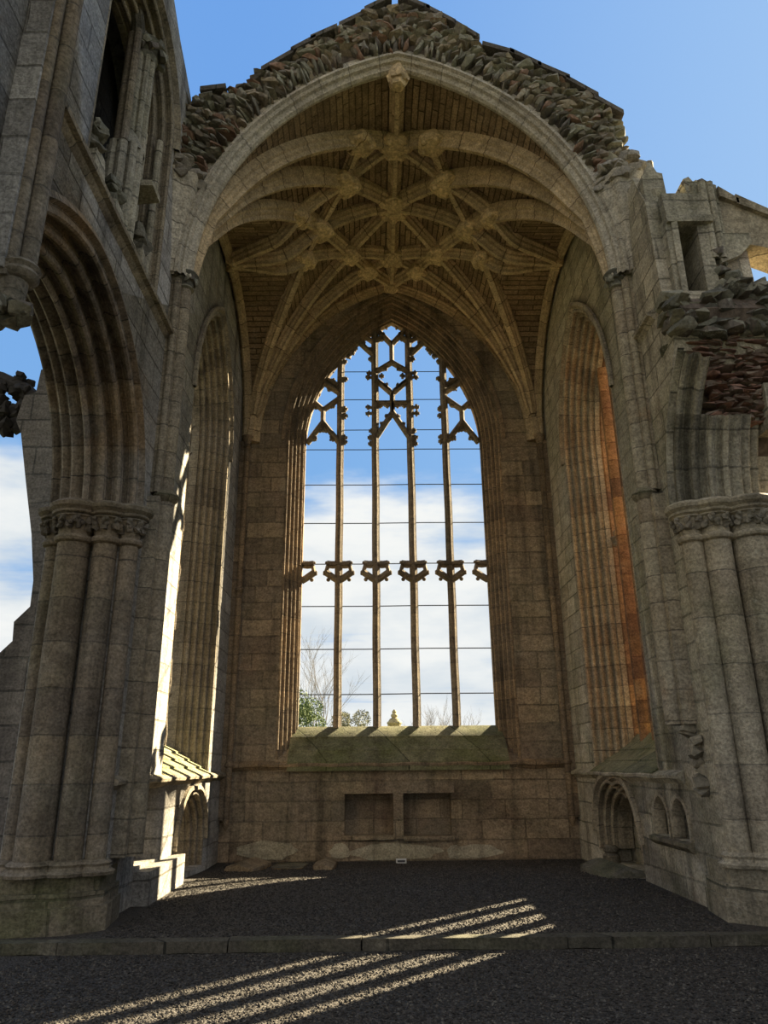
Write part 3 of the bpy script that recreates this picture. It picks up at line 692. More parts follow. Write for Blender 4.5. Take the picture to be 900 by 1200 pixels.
# ------------------------------------------------------------------ south (right) wall
SW = dict(c=11.30, w=1.46, zs=6.95, h=2.4)
mb = MB(); mb.prism([(8.15, -.3), (14.5, -.3), (14.5, 10.75), (10.4, 10.75), (9.8, 10.35), (9.3, 9.8), (8.95, 9.35), (8.6, 9.3), (8.4, 9.35), (8.2, 9.2), (8.05, 9.25), (7.9, 8.85), (7.78, 8.6), (7.72, 7.2), (7.6, 7.0), (7.5, 6.72), (7.62, 6.3), (7.98, 5.66), (8.18, 5.0), (8.2, 4.4)], 'x', WX, 4.4)
wall_right = mb.build('wall_right', M['south']); fix_normals(wall_right)
cuts = []
c = MB(); c.prism([(SW['c']+s_, z_) for s_, z_ in arch_outline(SW['w'], SW['zs'], SW['h'], 1.45)], 'x', 2.5, 5); cuts.append(c)
c = MB(); c.prism([(11.88+s_, z_) for s_, z_ in arch_outline(1.06, .55, .76, .1)], 'x', 2.5, 3.72); cuts.append(c)
for py in (9.95, 9.33):
    c = MB(); c.prism([(py+s_, z_) for s_, z_ in arch_outline(.235, .92, .27, .73)], 'x', 2.5, 3.5); cuts.append(c)
c = MB(); c.box(3.45, 3.78, 6.8, 10.2, 7.15, 8.12); cuts.append(c)
c = MB(); c.box(3.46, 5.2, 6.8, 8.36, 8.55, 9.5); cuts.append(c)
c = MB(); c.box(3.40, 5.2, 8.35, 13.6, 8.4, 11.5); cuts.append(c)
boolean_cut(wall_right, cuts)
tag(wall_right, 'pale grey stone south wall on the right with tall window', 'wall', kind='structure')
def right(cy): return lambda s_, z_, d: (WX+d, cy+s_, z_)
mb = MB(); arch_loft(mb, mould(.40, .5, 5)+[(.40, .58)], SW['w'], SW['zs'], SW['h'], 1.45, right(SW['c'])); mb.build('jamb_moulding', M['south_mould'], wall_right)
mb = MB(); arch_loft(mb, [(.40, .58), (.43, .60), (.40, .66), (.41, .72), (.35, .78), (.36, .86), (.24, .93), (.22, 1.02), (.02, 1.2)], SW['w'], SW['zs'], SW['h'], 1.45, right(SW['c'])); mb.build('outer_jamb', M['orange'], wall_right)
mb = MB(); arch_loft(mb, [(-.12, .02), (-.12, -.05), (-.06, -.06), (-.01, .02)], SW['w'], SW['zs'], SW['h'], None, right(SW['c'])); mb.build('hood_moulding', M['south_mould'], wall_right)
w2 = thing('window_2', 'south window on the right with thin mullions', 'window', (3.82, SW['c'], 1.8), kind='structure')
for y in (10.78, 11.31, 11.84):
    mb = MB(); zt = SW['zs']+1.5
    mb.sweep([Vector((3.80, y, 1.5+(zt-1.5)*k/10)) for k in range(11)], [(Vector((0, 1, 0)), Vector((1, 0, 0)))]*11, [(-.035, -.10), (.035, -.10), (.075, -.04), (.075, .04), (.035, .10), (-.035, .10), (-.075, .04), (-.075, -.04)], closed=True)
    mb.build('mullion', M['orange'], w2)
mb = MB()
for k, (dz, dy) in enumerate(((5.3, -.06), (5.28, -.14), (5.36, -.22), (5.22, -.1), (5.2, -.2))): mb.rock((3.80, 12.30+dy, dz), (.12, .14, .12))
mb.build('transom_fragment', M['tracery'], w2)
mb = MB()
s0 = SW['c']
for k in range(3):
    x0, z0 = 3.12+.22*k, 1.46+.16*k; x1, z1 = x0+.26, z0+.17; y = s0-SW['w']+.02
    while y < s0+SW['w']-.05:
        l = random.uniform(.5, .75); e = min(y+l-.01, s0+SW['w']-.02)
        mb.prism([(x0, z0-.04), (x0-.01, z0+.015), (x1, z1+.02), (x1+.02, z1-.06)], 'y', y, e); y += l
mb.prism([(3.24, 1.44), (3.82, 2.03), (4.45, 1.78), (4.45, 1.40), (3.24, 1.40)], 'y', s0-SW['w'], s0+SW['w'])
mb.build('sloped_sill', M['sill'], w2)
string_x('trim_5', 1, 9.05, 14.1, 1.43, M['south'], 'low string course below the south window', .9)
string_x('trim_6', 1, 8.0, 8.62, 7.02, M['south'], 'short upper string fragment on the right wall', .9)
# arched tomb recess, right
tr = thing('tomb_recess', 'arched tomb recess in the right wall, deep moulded pointed arch', 'wall niche', (WX, 11.88, .1))
mb = MB(); arch_loft(mb, mould(.24, .28, 3, .9)+[(.24, .5)], 1.06, .55, .76, .3, right(11.88)); mb.build('arch_moulding', M['south_mould'], tr)
mb = MB(); arch_loft(mb, [(-.1, .02), (-.1, -.05), (-.03, -.06), (.0, .02)], 1.06, .55, .76, None, right(11.88)); mb.build('hood_moulding', M['south_mould'], tr)
mb = MB(); mb.lathe([(.12, .05), (.14, .12), (.13, .2), (.09, .24), (.12, .27), (.12, .32), (.08, .36)], (3.33, 12.76), 14); mb.build('shaft_base', M['plinth'], tr)
# piscina with two pointed lights
pc = thing('piscina', 'twin pointed basin niches with a projecting sill in the right wall', 'wall niche', (WX, 9.64, .7))
for py in (9.95, 9.33):
    mb = MB(); arch_loft(mb, [(-.05, .01), (-.05, -.02), (0, -.02), (.03, .05), (.03, .12)], .235, .92, .27, .73, right(py)); mb.build('arch_moulding', M['south_mould'], pc)
    mb = MB(); mb.box(3.46, 3.54, py-.26, py+.26, .70, 1.22); mb.build('back_panel', M['plinth'], pc)
mb = MB(); mb.lathe([(.045, .72), (.05, .76), (.03, .78), (.03, .90), (.05, .93), (.055, .96)], (3.24, 9.64), 12); mb.build('colonnette', M['south_mould'], pc)
mb = MB(); mb.sweep([Vector((WX, 9.02+1.26*i/6, .68)) for i in range(7)], [(Vector((-1, 0, 0)), Vector((0, 0, 1)))]*7, [(-.02, -.08), (.04, -.05), (.08, -.01), (.08, .03), (-.02, .05)], closed=True); mb.build('sill', M['plinth'], pc)
# broken respond masonry and rough edge below the right wall shaft
mb = MB(); mb.box(3.22, 4.4, 8.12, 8.6, -.2, 4.42); mb.build('respond', M['south'], wall_right)
mb = MB()
for k in range(11): mb.rock((3.19+random.uniform(-.03, .03), 8.55+random.uniform(-.12, .12), 1.30+k*.075), (.16, .26, .13))
mb.build('broken_masonry', M['scar'], wall_right)

# springer, red rubble and ledge
mb = MB(); arch_loft(mb, [(o, d) for o, d in ARCH_PROF], AW+.05, AZS, AH, None, right(AC), 22, keep=(0, 9)); mb.build('arch_springer', M['clere'], wall_right)
mb = MB(); arch_loft(mb, ARCH_PROF[:len(m1)//2+2], AW+.05, AZS, AH, None, right(AC), 22, keep=(0, 14)); mb.build('arch_springer', M['clere'], wall_right)
mb = MB(); arch_loft(mb, AMOULD, AW+.05, AZS, AH, None, right(AC), 22, keep=(0, 14)); mb.build('hood_moulding', M['clere'], wall_right)
mb = MB(); mb.prism([(8.3, 4.9), (8.0, 5.3), (7.85, 5.9), (7.62, 6.4), (7.4, 6.7), (7.5, 6.9), (8.4, 7.0)], 'x', 3.26, 4.5); core = mb.build('rubble_backing', M['core'], wall_right)
mb = MB(); rnd = random.Random(21)
def face_y(z): return 7.92-(z-5.2)*.20
for k in range(400):
    z = rnd.uniform(5.38, 6.75); x = rnd.uniform(3.42, 4.52)
    if z < 6.15 and x < 3.62: continue
    if z < 5.35 and x > 4.2: continue
    mb.rock((x, face_y(z)-.02+rnd.uniform(-.03, .05), z), (rnd.uniform(.10, .32), rnd.uniform(.14, .26), rnd.uniform(.035, .085)), Matrix.Rotation(rnd.uniform(-.22, .22), 3, 'Y'))
mb.build('red_rubble_core', M['red_rubble'], wall_right)
mb = MB()
for k in range(150):
    x = rnd.uniform(3.22, 4.55); z = rnd.uniform(6.42, 7.05); y = face_y(z)-.06+rnd.uniform(-.06, .25)
    if z > 6.9 and x < 3.85: y += .25
    mb.rock((x, y, z), (rnd.uniform(.15, .40), rnd.uniform(.2, .4), rnd.uniform(.08, .2)), Matrix.Rotation(rnd.uniform(-.25, .25), 3, 'Y'))
for k in range(26):
    x = 3.95+.62*rnd.random(); mb.rock((x, 7.72+rnd.uniform(-.1, .2), 7.02+.16*rnd.random()), (.28, .26, .2))
mb.build('dark_rubble_ledge', M['dark_rubble'], wall_right)
mb = MB()   # dressed block at the right
mb.box(4.22, 4.56, 7.66, 8.2, 5.28, 5.85, .02); mb.build('ashlar_block', M['clere'], wall_right)

# clerestory fragment, right
t = thing('clerestory_fragment', 'ruined clerestory stub with square doorway high on the right wall', 'ruined masonry', (3.7, 7.9, 7.0))
mb = MB(); mb.box(3.34, 3.46, 7.62, 7.95, 6.98, 8.2, .012); mb.box(3.40, 3.47, 7.58, 7.9, 7.0, 8.15, .01); mb.build('jamb', M['clere'], t)
mb = MB(); mb.box(3.36, 3.96, 7.58, 8.0, 8.12, 8.22, .012); mb.box(3.38, 3.92, 7.64, 8.05, 8.22, 8.62, .02)
mb.build('lintel', M['clere'], t)
mb = MB(); cluster(mb, 3.98, 7.82, 7.62, 8.82, .15, .05, 9, .2); mb.box(3.86, 4.22, 7.84, 8.3, 7.2, 8.86, .02); mb.build('clustered_shaft', M['clere'], t)
mb = MB(); mb.box(3.76, 3.92, 7.66, 8.2, 6.95, 8.14, .02); mb.build('jamb', M['clere'], t)
mb = MB(); cluster(mb, 3.40, 7.86, 8.2, 8.72, .055, .022, 6); mb.lathe([(.06, 8.68), (.1, 8.76), (.11, 8.82), (.08, 8.86)], (3.40, 7.86), 12); mb.build('colonnette', M['clere'], t)
mb = MB(); mb.prism([(3.22, 8.55), (3.22, 9.06), (3.28, 9.10), (3.31, 9.24), (3.36, 9.30), (3.43, 9.12), (3.50, 9.10), (3.52, 8.55)], 'y', 7.80, 8.2); mb.build('broken_head', M['clere'], t)
mb = MB(); mb.prism([(3.50, 8.60), (3.80, 9.04), (3.86, 9.02), (3.84, 8.6)], 'y', 8.0, 8.3); mb.prism([(3.82, 8.6), (3.80, 9.06), (3.88, 9.10), (3.93, 9.02), (3.98, 9.05), (4.03, 8.92), (4.12, 8.90), (4.15, 8.6)], 'y', 7.86, 8.3); mb.build('broken_head', M['clere'], t)
mb = MB()
for k in range(9): mb.rock((rnd.uniform(3.84, 4.12), 8.0+rnd.uniform(-.1, .2), 8.96+rnd.uniform(-.08, .1)), (.14, .2, .14))
mb.build('broken_stones', M['dark_rubble'], t); mb = MB()
for k in range(14): mb.rock((4.02+rnd.uniform(-.12, .12), 7.72+rnd.uniform(-.05, .15), 7.12+k*.045), (.22, .2, .14))
mb.build('broken_edge', M['dark_rubble'], t)
mb = MB(); mb.prism([(4.0, 7.55), (4.25, 7.66), (4.44, 7.86), (4.42, 8.0), (4.0, 8.0)], 'y', 7.66, 8.15); mb.build('corbel', M['clere'], t)
# flying buttress
t = thing('flying_buttress', 'sloping flying buttress bridging off to the right against the sky', 'flying buttress', (4.2, 7.95, 7.8))
pts = [(4.02, 8.62), (4.35, 8.50), (5.0, 8.16), (5.7, 7.74), (6.6, 7.2), (6.6, 6.2), (6.3, 6.75), (5.8, 7.20), (5.2, 7.56), (4.6, 7.84), (4.02, 7.95)]
mb = MB(); mb.prism(pts, 'y', 7.72, 8.12); mb.build('arch', M['butt'], t)
for a, b_ in ((0, 1), (1, 2), (2, 3), (3, 4)):
    (x0, z0), (x1, z1) = pts[a], pts[b_]; k = random.uniform(.0, .05)
    if a == 0: x0 += .12
    mb = MB(); mb.prism([(x0, z0-.02), (x1+.03, z1-.02), (x1+.03, z1+.06), (x0, z0+.10+k)], 'y', 7.66, 8.18); mb.build('coping_slab', M['butt'], t)
mb = MB(); mb.box(6.4, 7.4, 7.4, 8.5, -.3, 7.4); mb.build('buttress_pier', M['butt'], t)

# ------------------------------------------------------------------ vault (ceiling)
def vault():
    mb = MB()
    xs = [VW*math.sin(PI/2*(i/44-1)) if i < 44 else VW*math.sin(PI/2*(i/44-1)) for i in range(89)]
    xs = [-3.3]+xs+[3.3]
    n = 88; ys = [YM+HW*math.sin(PI/2*(2*j/n-1)) for j in range(n+1)]; ys = [YR-.02]+ys+[YE+.08]
    def arcA(x): return VR*math.asin(max(-1, min(1, (abs(x)+VR-VW)/VR)))*(1 if x > 0 else -1)
    def arcB(y): return WR*math.asin(max(-1, min(1, (abs(y-YM)+WR-HW)/WR)))*(1 if y > YM else -1)
    nx = len(xs); V = [(x, y, zV(x, y)) for y in ys for x in xs]; F = []; U = []
    for j in range(len(ys)-1):
        for i in range(nx-1):
            f = (j*nx+i, j*nx+i+1, (j+1)*nx+i+1, (j+1)*nx+i); F.append(f)
            cx, cy = (xs[i]+xs[i+1])/2, (ys[j]+ys[j+1])/2
            if zA(cx) >= zB(cy): U.append([(V[k][1]+.13*math.floor(V[k][0]), arcA(V[k][0])) for k in f])
            else: U.append([(V[k][0], arcB(V[k][1])) for k in f])
    mb.add(V, F, U)
    return mb.build('ceiling', M['web'], sharp=50)
ceiling = tag(vault(), 'ribbed stone vault with carved bosses over the east end', 'vault', kind='structure')
RP = [(1.22*a, 1.2*b_) for a, b_ in [(-.10, .06), (-.10, -.05), (-.065, -.075), (-.06, -.11), (-.035, -.135), (-.03, -.19), (.03, -.19), (.035, -.135), (.06, -.11), (.065, -.075), (.10, -.05), (.10, .06)]]
def rib(pts, name='vault_rib', sc=1.0, mat='rib', nseg=14):
    """rib under the vault along straight plan legs through pts"""
    plan = []
    for a, b_ in zip(pts, pts[1:]):
        for i in range(nseg): plan.append(Vector((a[0]+(b_[0]-a[0])*i/nseg, a[1]+(b_[1]-a[1])*i/nseg)))
    plan.append(Vector(pts[-1]))
    # finer near the springing where the curve is steep
    if len(pts) and abs(pts[0][0]) > 2.9:
        a = plan[0]; b_ = plan[1]; plan = [a+(b_-a)*t for t in (0, .04, .12, .25, .45, .7)]+plan[1:]
    zz = [zV(p.x, p.y) for p in plan]
    for _ in range(2): zz = [zz[0]]+[(zz[i-1]+2*zz[i]+zz[i+1])/4 for i in range(1, len(zz)-1)]+[zz[-1]]
    path = [Vector((p.x, p.y, z)) for p, z in zip(plan, zz)]
    fr = []
    for i in range(len(path)):
        T = (path[min(i+1, len(path)-1)]-path[max(i-1, 0)]).normalized()
        j = min(i, len(path)-2); h = Vector((path[j+1].x-path[j].x, path[j+1].y-path[j].y, 0)).normalized()
        S = h.cross(Vector((0, 0, 1))); N = S.cross(T).normalized(); k_ = .58+.42*min(1.0, max(0.0, path[i].z-ZS)/2.4); fr.append((S*k_, N*k_))
    mb = MB(); mb.sweep(path, fr, [(a*sc, b_*sc) for a, b_ in RP], closed=True)
    return mb.build(name, M[mat], ceiling)
S0, S1, KK = (3.02, 8.66), (3.0, 14.05), (3.12, 11.45)
A_, B_, C_, D_, E_, F_, G_ = (.61, 9.72), (.91, 10.48), (1.75, 10.62), (1.42, 11.28), (.91, 12.42), (1.74, 11.76), (.53, 13.2)
R0, R1, R2, R3, R4 = (0, 8.86), (0, 10.0), (0, 11.5), (0, 13.0), (0, 13.97)
for sg in (-1, 1):
    q = lambda p: (p[0]*sg, p[1])
    for ch in ((S0, A_, R1), (S0, B_, R2), (S0, C_), (S1, F_), (S1, E_, R2), (S1, G_, R4)): rib([q(p) for p in ch])
    for ch in ((KK, D_, R2), (KK, C_), (KK, F_)): rib([q(p) for p in ch])
    for ch in ((C_, D_), (A_, B_), (B_, R1), (B_, C_), (B_, D_), (D_, F_), (D_, E_), (F_, E_, R3), (E_, G_), (G_, R3)): rib([q(p) for p in ch], nseg=6, sc=.92)
    # wall rib round the lunette
    path = [Vector((sg*3.1, YM+HW*math.cos(t), ZS+0)) for t in [PI*i/40 for i in range(41)]]
    path = [Vector((p.x, p.y, zB(p.y))) for p in path]; fr = []
    for i in range(len(path)):
        T = (path[min(i+1, 40)]-path[max(i-1, 0)]).normalized(); S = Vector((1, 0, 0)); N = S.cross(T)
        if N.z < 0: N = -N
        fr.append((S, N))
    mb = MB(); mb.sweep(path, fr, [(a*.75, b_*.75) for a, b_ in RP], closed=True); mb.build('wall_rib', M['rib'], ceiling)
    mb = MB()
    for k in range(7): mb.rock((sg*3.06+random.uniform(-.05, .05), KK[1]+random.uniform(-.08, .08), zB(KK[1])-.12+random.uniform(-.1, .05)), (.16, .16, .18))
    mb.build('boss', M['boss'], ceiling)
rib([R0, R1, R2, R3, R4], name='ridge_rib', nseg=4)
path = [Vector((x, YE-.06, z)) for x, z in arch_pts(VW, ZS, VH, 0, 20)]; fr = []
for i in range(len(path)):
    T = (path[min(i+1, len(path)-1)]-path[max(i-1, 0)]).normalized(); S = Vector((0, 1, 0)); N = S.cross(T)
    if N.z < 0 or (abs(N.z) < .1 and N.x*path[i].x < 0): N = -N
    fr.append((S, N))
mb = MB(); mb.sweep(path, fr, [(a*.8, b_*.8) for a, b_ in RP], closed=True); mb.build('wall_rib', M['rib'], ceiling)
def boss(p, r, lob, big=False):
    mb = MB(); z = zV(*p); r *= 1.65
    prof = [(r*.55, z+.02), (r*.9, z-.10), (r, z-.16), (r*1.02, z-.22), (r*.82, z-.26), (r*.7, z-.25), (r*.35, z-.29), (r*.12, z-.30)]
    mb.lathe(prof[::-1], p, 24, lob, .07)
    for k in range(lob):
        a = 2*PI*k/lob; mb.blob((p[0]+r*.72*math.cos(a), p[1]+r*.72*math.sin(a), z-.235), r*.26)
    return mb.build('boss', M['boss'], ceiling)
for p, r, l in ((R1, .17, 6), (R2, .20, 8), (R3, .15, 8), (R4, .11, 5)): boss(p, r, l)
for i, p in enumerate((A_, B_, C_, D_, E_, F_, G_)):
    for sg in (-1, 1): boss((p[0]*sg, p[1]), (.15, .17, .14, .16, .15, .15, .13)[i], (5, 4, 6, 4, 5, 8, 4)[i])
# front arch
fa = thing('front_arch', 'pale moulded transverse arch at the open front of the vault', 'arch', (0, YR, ZS))
mb = MB(); prof = [(-.2, .12), (-.2, .06), (-.09, .05), (-.08, .0), (-.03, -.01), (-.015, .04), (.01, .05), (.025, .02), (.05, .04), (.06, .09), (.085, .11), (.12, .12), (.14, .17), (.125, .22), (.08, .25), (.05, .31), (-.03, .40)]
arch_loft(mb, prof, VW+.06, ZS, VH+.06, None, lambda s_, z_, d: (s_, 8.44+d, z_), 22); mb.build('arch_moulding', M['front_arch'], fa)
mb = MB(); z = zA(0)-.05
mb.lathe([(.03, z-.36), (.10, z-.34), (.15, z-.24), (.16, z-.12), (.12, z+.0), (.1, z+.1)], (0, 8.62), 16, 5, .08)
for k in range(8): mb.rock((.11*math.cos(k*.8), 8.60+.11*math.sin(k*.8), z-.2), (.12, .12, .16))
mb.build('boss', M['boss'], fa)
rnd0 = random.Random(31)
# springer fans rising from the front capitals, with the stubs of the lost west bay
for sg in (-1, 1):
    mb = MB()
    prof = [(.13+.30*(i/10)**1.5, 8.06+1.5*i/10) for i in range(11)]
    mb.lathe(prof, (sg*3.26, 8.56), 64, 9, .07)
    for k in range(26):
        a = rnd0.uniform(2.2, 5.6) if sg > 0 else rnd0.uniform(-2.4, 1.0)
        mb.rock((sg*3.26+.36*math.cos(a), 8.56+.36*math.sin(a), 9.55+rnd0.uniform(-.1, .22)), (.22, .22, .16))
    mb.build('rib_stub', M['front_arch'], fa)

# ------------------------------------------------------------------ gable of broken rubble over the front arch
SIL = [(-3.42, 11.05), (-3.18, 11.17), (-2.67, 11.20), (-2.19, 11.53), (-1.49, 12.13), (-.89, 12.53), (-.48, 12.88), (-.04, 13.18), (.48, 12.90), (1.07, 12.44), (1.39, 12.05), (1.78, 11.92), (2.42, 11.50), (2.95, 11.12), (3.30, 10.68), (3.10, 10.35), (3.12, 9.95), (3.34, 9.65)]
def top_z(x):
    for (x0, z0), (x1, z1) in zip(SIL[:14], SIL[1:15]):
        if x0 <= x <= x1: return z0+(z1-z0)*(x-x0)/(x1-x0)
    return SIL[0][1] if x < 0 else 10.2
def gable():
    inner = arch_pts(VW+.10, ZS, VH+.10, -.16, 24)[::-1]       # left to right
    inner = [(x, z) for x, z in inner]
    L = [0]
    for a, b_ in zip(SIL, SIL[1:]): L.append(L[-1]+math.dist(a, b_))
    out = []
    for i in range(len(inner)):
        s_ = L[-1]*i/(len(inner)-1); k = max(j for j in range(len(L)-1) if L[j] <= s_+1e-6); t = (s_-L[k])/(L[k+1]-L[k])
        out.append((SIL[k][0]+(SIL[k+1][0]-SIL[k][0])*t, SIL[k][1]+(SIL[k+1][1]-SIL[k][1])*t))
    mb = MB(); n = len(inner)
    for y in (8.50, 8.92):
        pass
    V = [(x, 8.50, z) for x, z in inner]+[(x, 8.50, z) for x, z in out]+[(x, 8.92, z) for x, z in inner]+[(x, 8.92, z) for x, z in out]
    F = []
    for i in range(n-1):
        F += [(i, i+1, n+i+1, n+i), (2*n+i+1, 2*n+i, 3*n+i, 3*n+i+1), (n+i, n+i+1, 3*n+i+1, 3*n+i), (i+1, i, 2*n+i, 2*n+i+1)]
    mb.add(V, F)
    return mb.build('wall_front', M['core'], sharp=None)
gb = tag(gable(), 'ragged rubble gable over the front arch of the vault', 'wall', kind='structure')
Ro, co_ = None, None
w_, h_ = VW+.10, VH+.10
RR = (w_*w_+h_*h_)/(2*w_); CX = w_-RR
def arch_d(x, z):   # distance outside the arch line
    return math.hypot(abs(x)-CX, max(0, z-ZS))-RR
mb = MB(); rnd = random.Random(11)
z = 9.2
while z < 13.3:
    x = -3.35
    while x < 3.35:
        px, pz = x+rnd.uniform(-.06, .06), z+rnd.uniform(-.04, .04)
        d = arch_d(px, pz)
        lim = 9.5 if px < 0 else 9.25
        if d > .13 and pz < top_z(px)-.03 and (pz > lim):
            near = d < .30
            ang = math.atan2(max(0, pz-ZS), abs(px)-CX)*(1 if px > 0 else -1)
            if near:
                rot = Matrix.Rotation(-(ang if px > 0 else PI+ang)+rnd.uniform(-.4, .4), 3, 'Y'); sz = (rnd.uniform(.17, .30), rnd.uniform(.2, .3), rnd.uniform(.05, .10))
            else:
                rot = Matrix.Rotation(rnd.uniform(-.35, .35)+(.3 if px < -1.6 else 0), 3, 'Y') @ Matrix.Rotation(rnd.uniform(-.4, .4), 3, 'Z'); sz = (rnd.uniform(.12, .32), rnd.uniform(.18, .28), rnd.uniform(.06, .13))
            mb.rock((px, 8.49+rnd.uniform(-.05, .04), pz), sz, rot)
        x += rnd.uniform(.09, .17)
    z += .078
for k in range(120):     # broken skyline
    t = rnd.uniform(-3.35, 3.0); mb.rock((t, rnd.uniform(8.45, 8.9), top_z(t)-rnd.uniform(-.02, .08)), (rnd.uniform(.15, .3), rnd.uniform(.2, .35), rnd.uniform(.1, .2)), Matrix.Rotation(rnd.uniform(-.4, .4), 3, 'Y'))
for k in range(70):      # ragged right-hand return
    z = rnd.uniform(9.4, 10.9); mb.rock((3.06+rnd.uniform(-.1, .16), rnd.uniform(8.45, 8.95), z), (.22, .3, .15), Matrix.Rotation(rnd.uniform(-.4, .4), 3, 'Y'))
mb.build('core_rubble', M['rubble'], gb, sharp=None)
for (x0, z0, x1, z1) in ((-3.0, 11.22, -2.62, 11.28), (-2.1, 11.62, -1.62, 12.0), (-1.66, 12.02, -1.28, 12.30), (-1.36, 12.28, -.95, 12.53), (-.92, 12.56, -.5, 12.84), (-.52, 12.90, -.08, 13.2), (.02, 13.22, .52, 12.93), (.46, 12.96, .92, 12.62), (.9, 12.62, 1.28, 12.3), (1.32, 12.16, 1.80, 11.98), (1.74, 12.02, 2.2, 11.72), (2.15, 11.74, 2.62, 11.46), (2.56, 11.46, 3.02, 11.10), (2.95, 11.08, 3.36, 10.76)):
    mb = MB(); mb.prism([(x0, z0-.0), (x1, z1-.0), (x1, z1+.085), (x0, z0+.085)], 'y', 8.36, 9.25); mb.build('roof_slab', M['roofslab'], gb)
mb = MB(); mb.lathe([(.07, 13.1), (.09, 13.22), (.05, 13.28), (.07, 13.33), (.03, 13.36)], (-.02, 8.75), 10); mb.build('ridge_stone', M['dark_rubble'], gb)
# stone roof over the vault; unseen ridge raised to keep sun off left wall
mb = MB()
for sg in (-1, 1):
    mb.prism([(0, 15.0), (sg*3.40, 11.5), (sg*3.40, 10.6), (0, 12.4)], 'y', 10.6, 15.3)
    mb.prism([(0, 13.0), (sg*2.9, 10.9), (sg*2.9, 10.6), (0, 12.4)], 'y', 8.9, 10.6)
tag(mb.build('roof', M['roofslab']), 'stone slab roof over the vault, unseen ridge raised to block sun', 'roof', kind='structure')

# ------------------------------------------------------------------ wall shafts of the vaulted bay
def lab_shaft(sg, front, label, mat):
    x, y = (sg*3.03, 8.68) if front else (sg*3.06, 14.0)
    t = thing('wall_shaft', label, 'wall shaft', (x, y, .6))
    if front:
        z0 = .7 if sg < 0 else 2.0
        mb = MB()
        for dx, dy, r in ((0, 0, .085), (.09*sg, -.10, .05), (.09*sg, .10, .05)): mb.lathe([(r, 4.84), (r, 8.0)], (x+dx, y+dy), 16)
        mb.box(*sorted((sg*3.06, sg*3.3)), 8.56, 8.80, 4.84, 8.1); mb.build('upper_shaft', M[mat], t)
        mb = MB(); mb.lathe([(.11, 4.72), (.15, 4.76), (.17, 4.80), (.15, 4.84), (.11, 4.88)], (x, y), 18); mb.build('ring', M['plinth'], t)
        mb = MB()
        for dx, dy, r in ((0, 0, .11), (.09*sg, -.14, .06), (.09*sg, .14, .06)): mb.lathe([(r, z0), (r, 4.76)], (x+dx, y+dy), 16)
        mb.box(*sorted((sg*3.05, sg*3.3)), 8.48, 8.88, z0, 4.76); mb.build('lower_shaft', M[mat], t)
        mb = MB(); mb.lathe([(.09, 7.88), (.12, 7.90), (.10, 7.93), (.11, 8.0), (.15, 8.08), (.17, 8.12), (.15, 8.15)], (x, y), 18)
        for k in range(10): mb.rock((x+.12*math.cos(k*.63), y+.12*math.sin(k*.63), 8.02+.03*(k % 2)), (.09, .09, .11))
        mb.build('capital', M['dark_rubble'], t)
    else:
        mb = MB(); mb.lathe([(.02, .55), (.05, .60), (.058, .7), (.058, 7.95)], (x, y), 16); mb.box(*sorted((x, sg*3.22)), y-.02, y+.14, .7, 8.0); mb.build('shaft', M[mat], t)
        for z in (1.62, 4.85):
            mb = MB(); mb.lathe([(.06, z-.05), (.085, z-.02), (.085, z+.02), (.06, z+.05)], (x, y), 16); mb.build('ring', M[mat], t)
        mb = MB(); mb.lathe([(.06, 7.85), (.085, 7.88), (.065, 7.92), (.07, 7.98), (.12, 8.08), (.12, 8.12)], (x, y), 16); mb.build('capital', M[mat], t)
lab_shaft(-1, True, 'left wall shaft with carved capital at the front of the vault', 'north_mould')
lab_shaft(1, True, 'right wall shaft with carved capital and broken foot at the front of the vault', 'south_mould')
lab_shaft(-1, False, 'thin corner shaft left of the great east window', 'east_mould')
lab_shaft(1, False, 'thin corner shaft right of the great east window', 'east_mould')

# ------------------------------------------------------------------ aisle wall seen through the left arch
mb = MB(); mb.prism([(-4.3, -.3), (-4.3, 7.15), (-4.75, 7.1), (-4.8, 7.2), (-5.28, 7.12), (-5.30, 6.75), (-5.46, 6.7), (-5.52, 6.3), (-5.42, 6.1), (-5.25, 5.4), (-5.05, 4.6), (-4.93, 3.95), (-4.92, 3.6), (-5.1, 3.4), (-5.08, 3.15), (-5.22, 3.0), (-9, 2.9), (-9, -.3)], 'y', 9.5, 10.3)
aw = tag(mb.build('wall_aisle', M['aisle']), 'broken grey aisle wall seen through the left arch', 'wall', kind='structure')
mb = MB(); mb.lathe([(.07, -.2), (.07, 4.0), (.10, 4.05), (.1, 4.15), (.06, 4.2), (.06, 7.0)], (-4.62, 9.46), 12); mb.build('shaft', M['aisle'], aw)

t = thing('tracery_fragment', 'blackened broken tracery fragment clinging to the aisle wall at the left edge', 'ruined masonry', (-5.7, 9.6, 6.1))
rnd = random.Random(9); mb = MB()
for k in range(70):
    a = rnd.uniform(0, 6.28); rr = rnd.uniform(.10, .24); mb.rock((-5.72+rr*math.cos(a)*1.1, 9.75+rnd.uniform(-.12, .1), 6.66+rr*math.sin(a)*2.0), (.16, .16, .16))
mb.build('carved_lump', M['black'], t)
mb = MB(); mb.tube([(-5.44, 9.75, 6.75), (-5.6, 9.75, 6.9), (-6.0, 9.75, 7.1), (-6.5, 9.8, 7.2)], .13, 8); mb.tube([(-5.44, 9.75, 6.5), (-5.7, 9.75, 6.6), (-5.95, 9.75, 6.4)], .1, 8); mb.build('stem', M['black'], t)
mb = MB(); mb.prism([(-3, -.3), (12.2, -.3), (12.2, 4.3), (11.2, 5.0), (8.2, 6.2), (-3, 6.6)], 'x', 7.6, 8.4)  # out-of-view south aisle wall, added to keep sun off the near gravel
tag(mb.build('wall_aisle_south', M['aisle']), 'unseen ruined outer wall of the south aisle, added to block sun', 'wall', kind='structure')
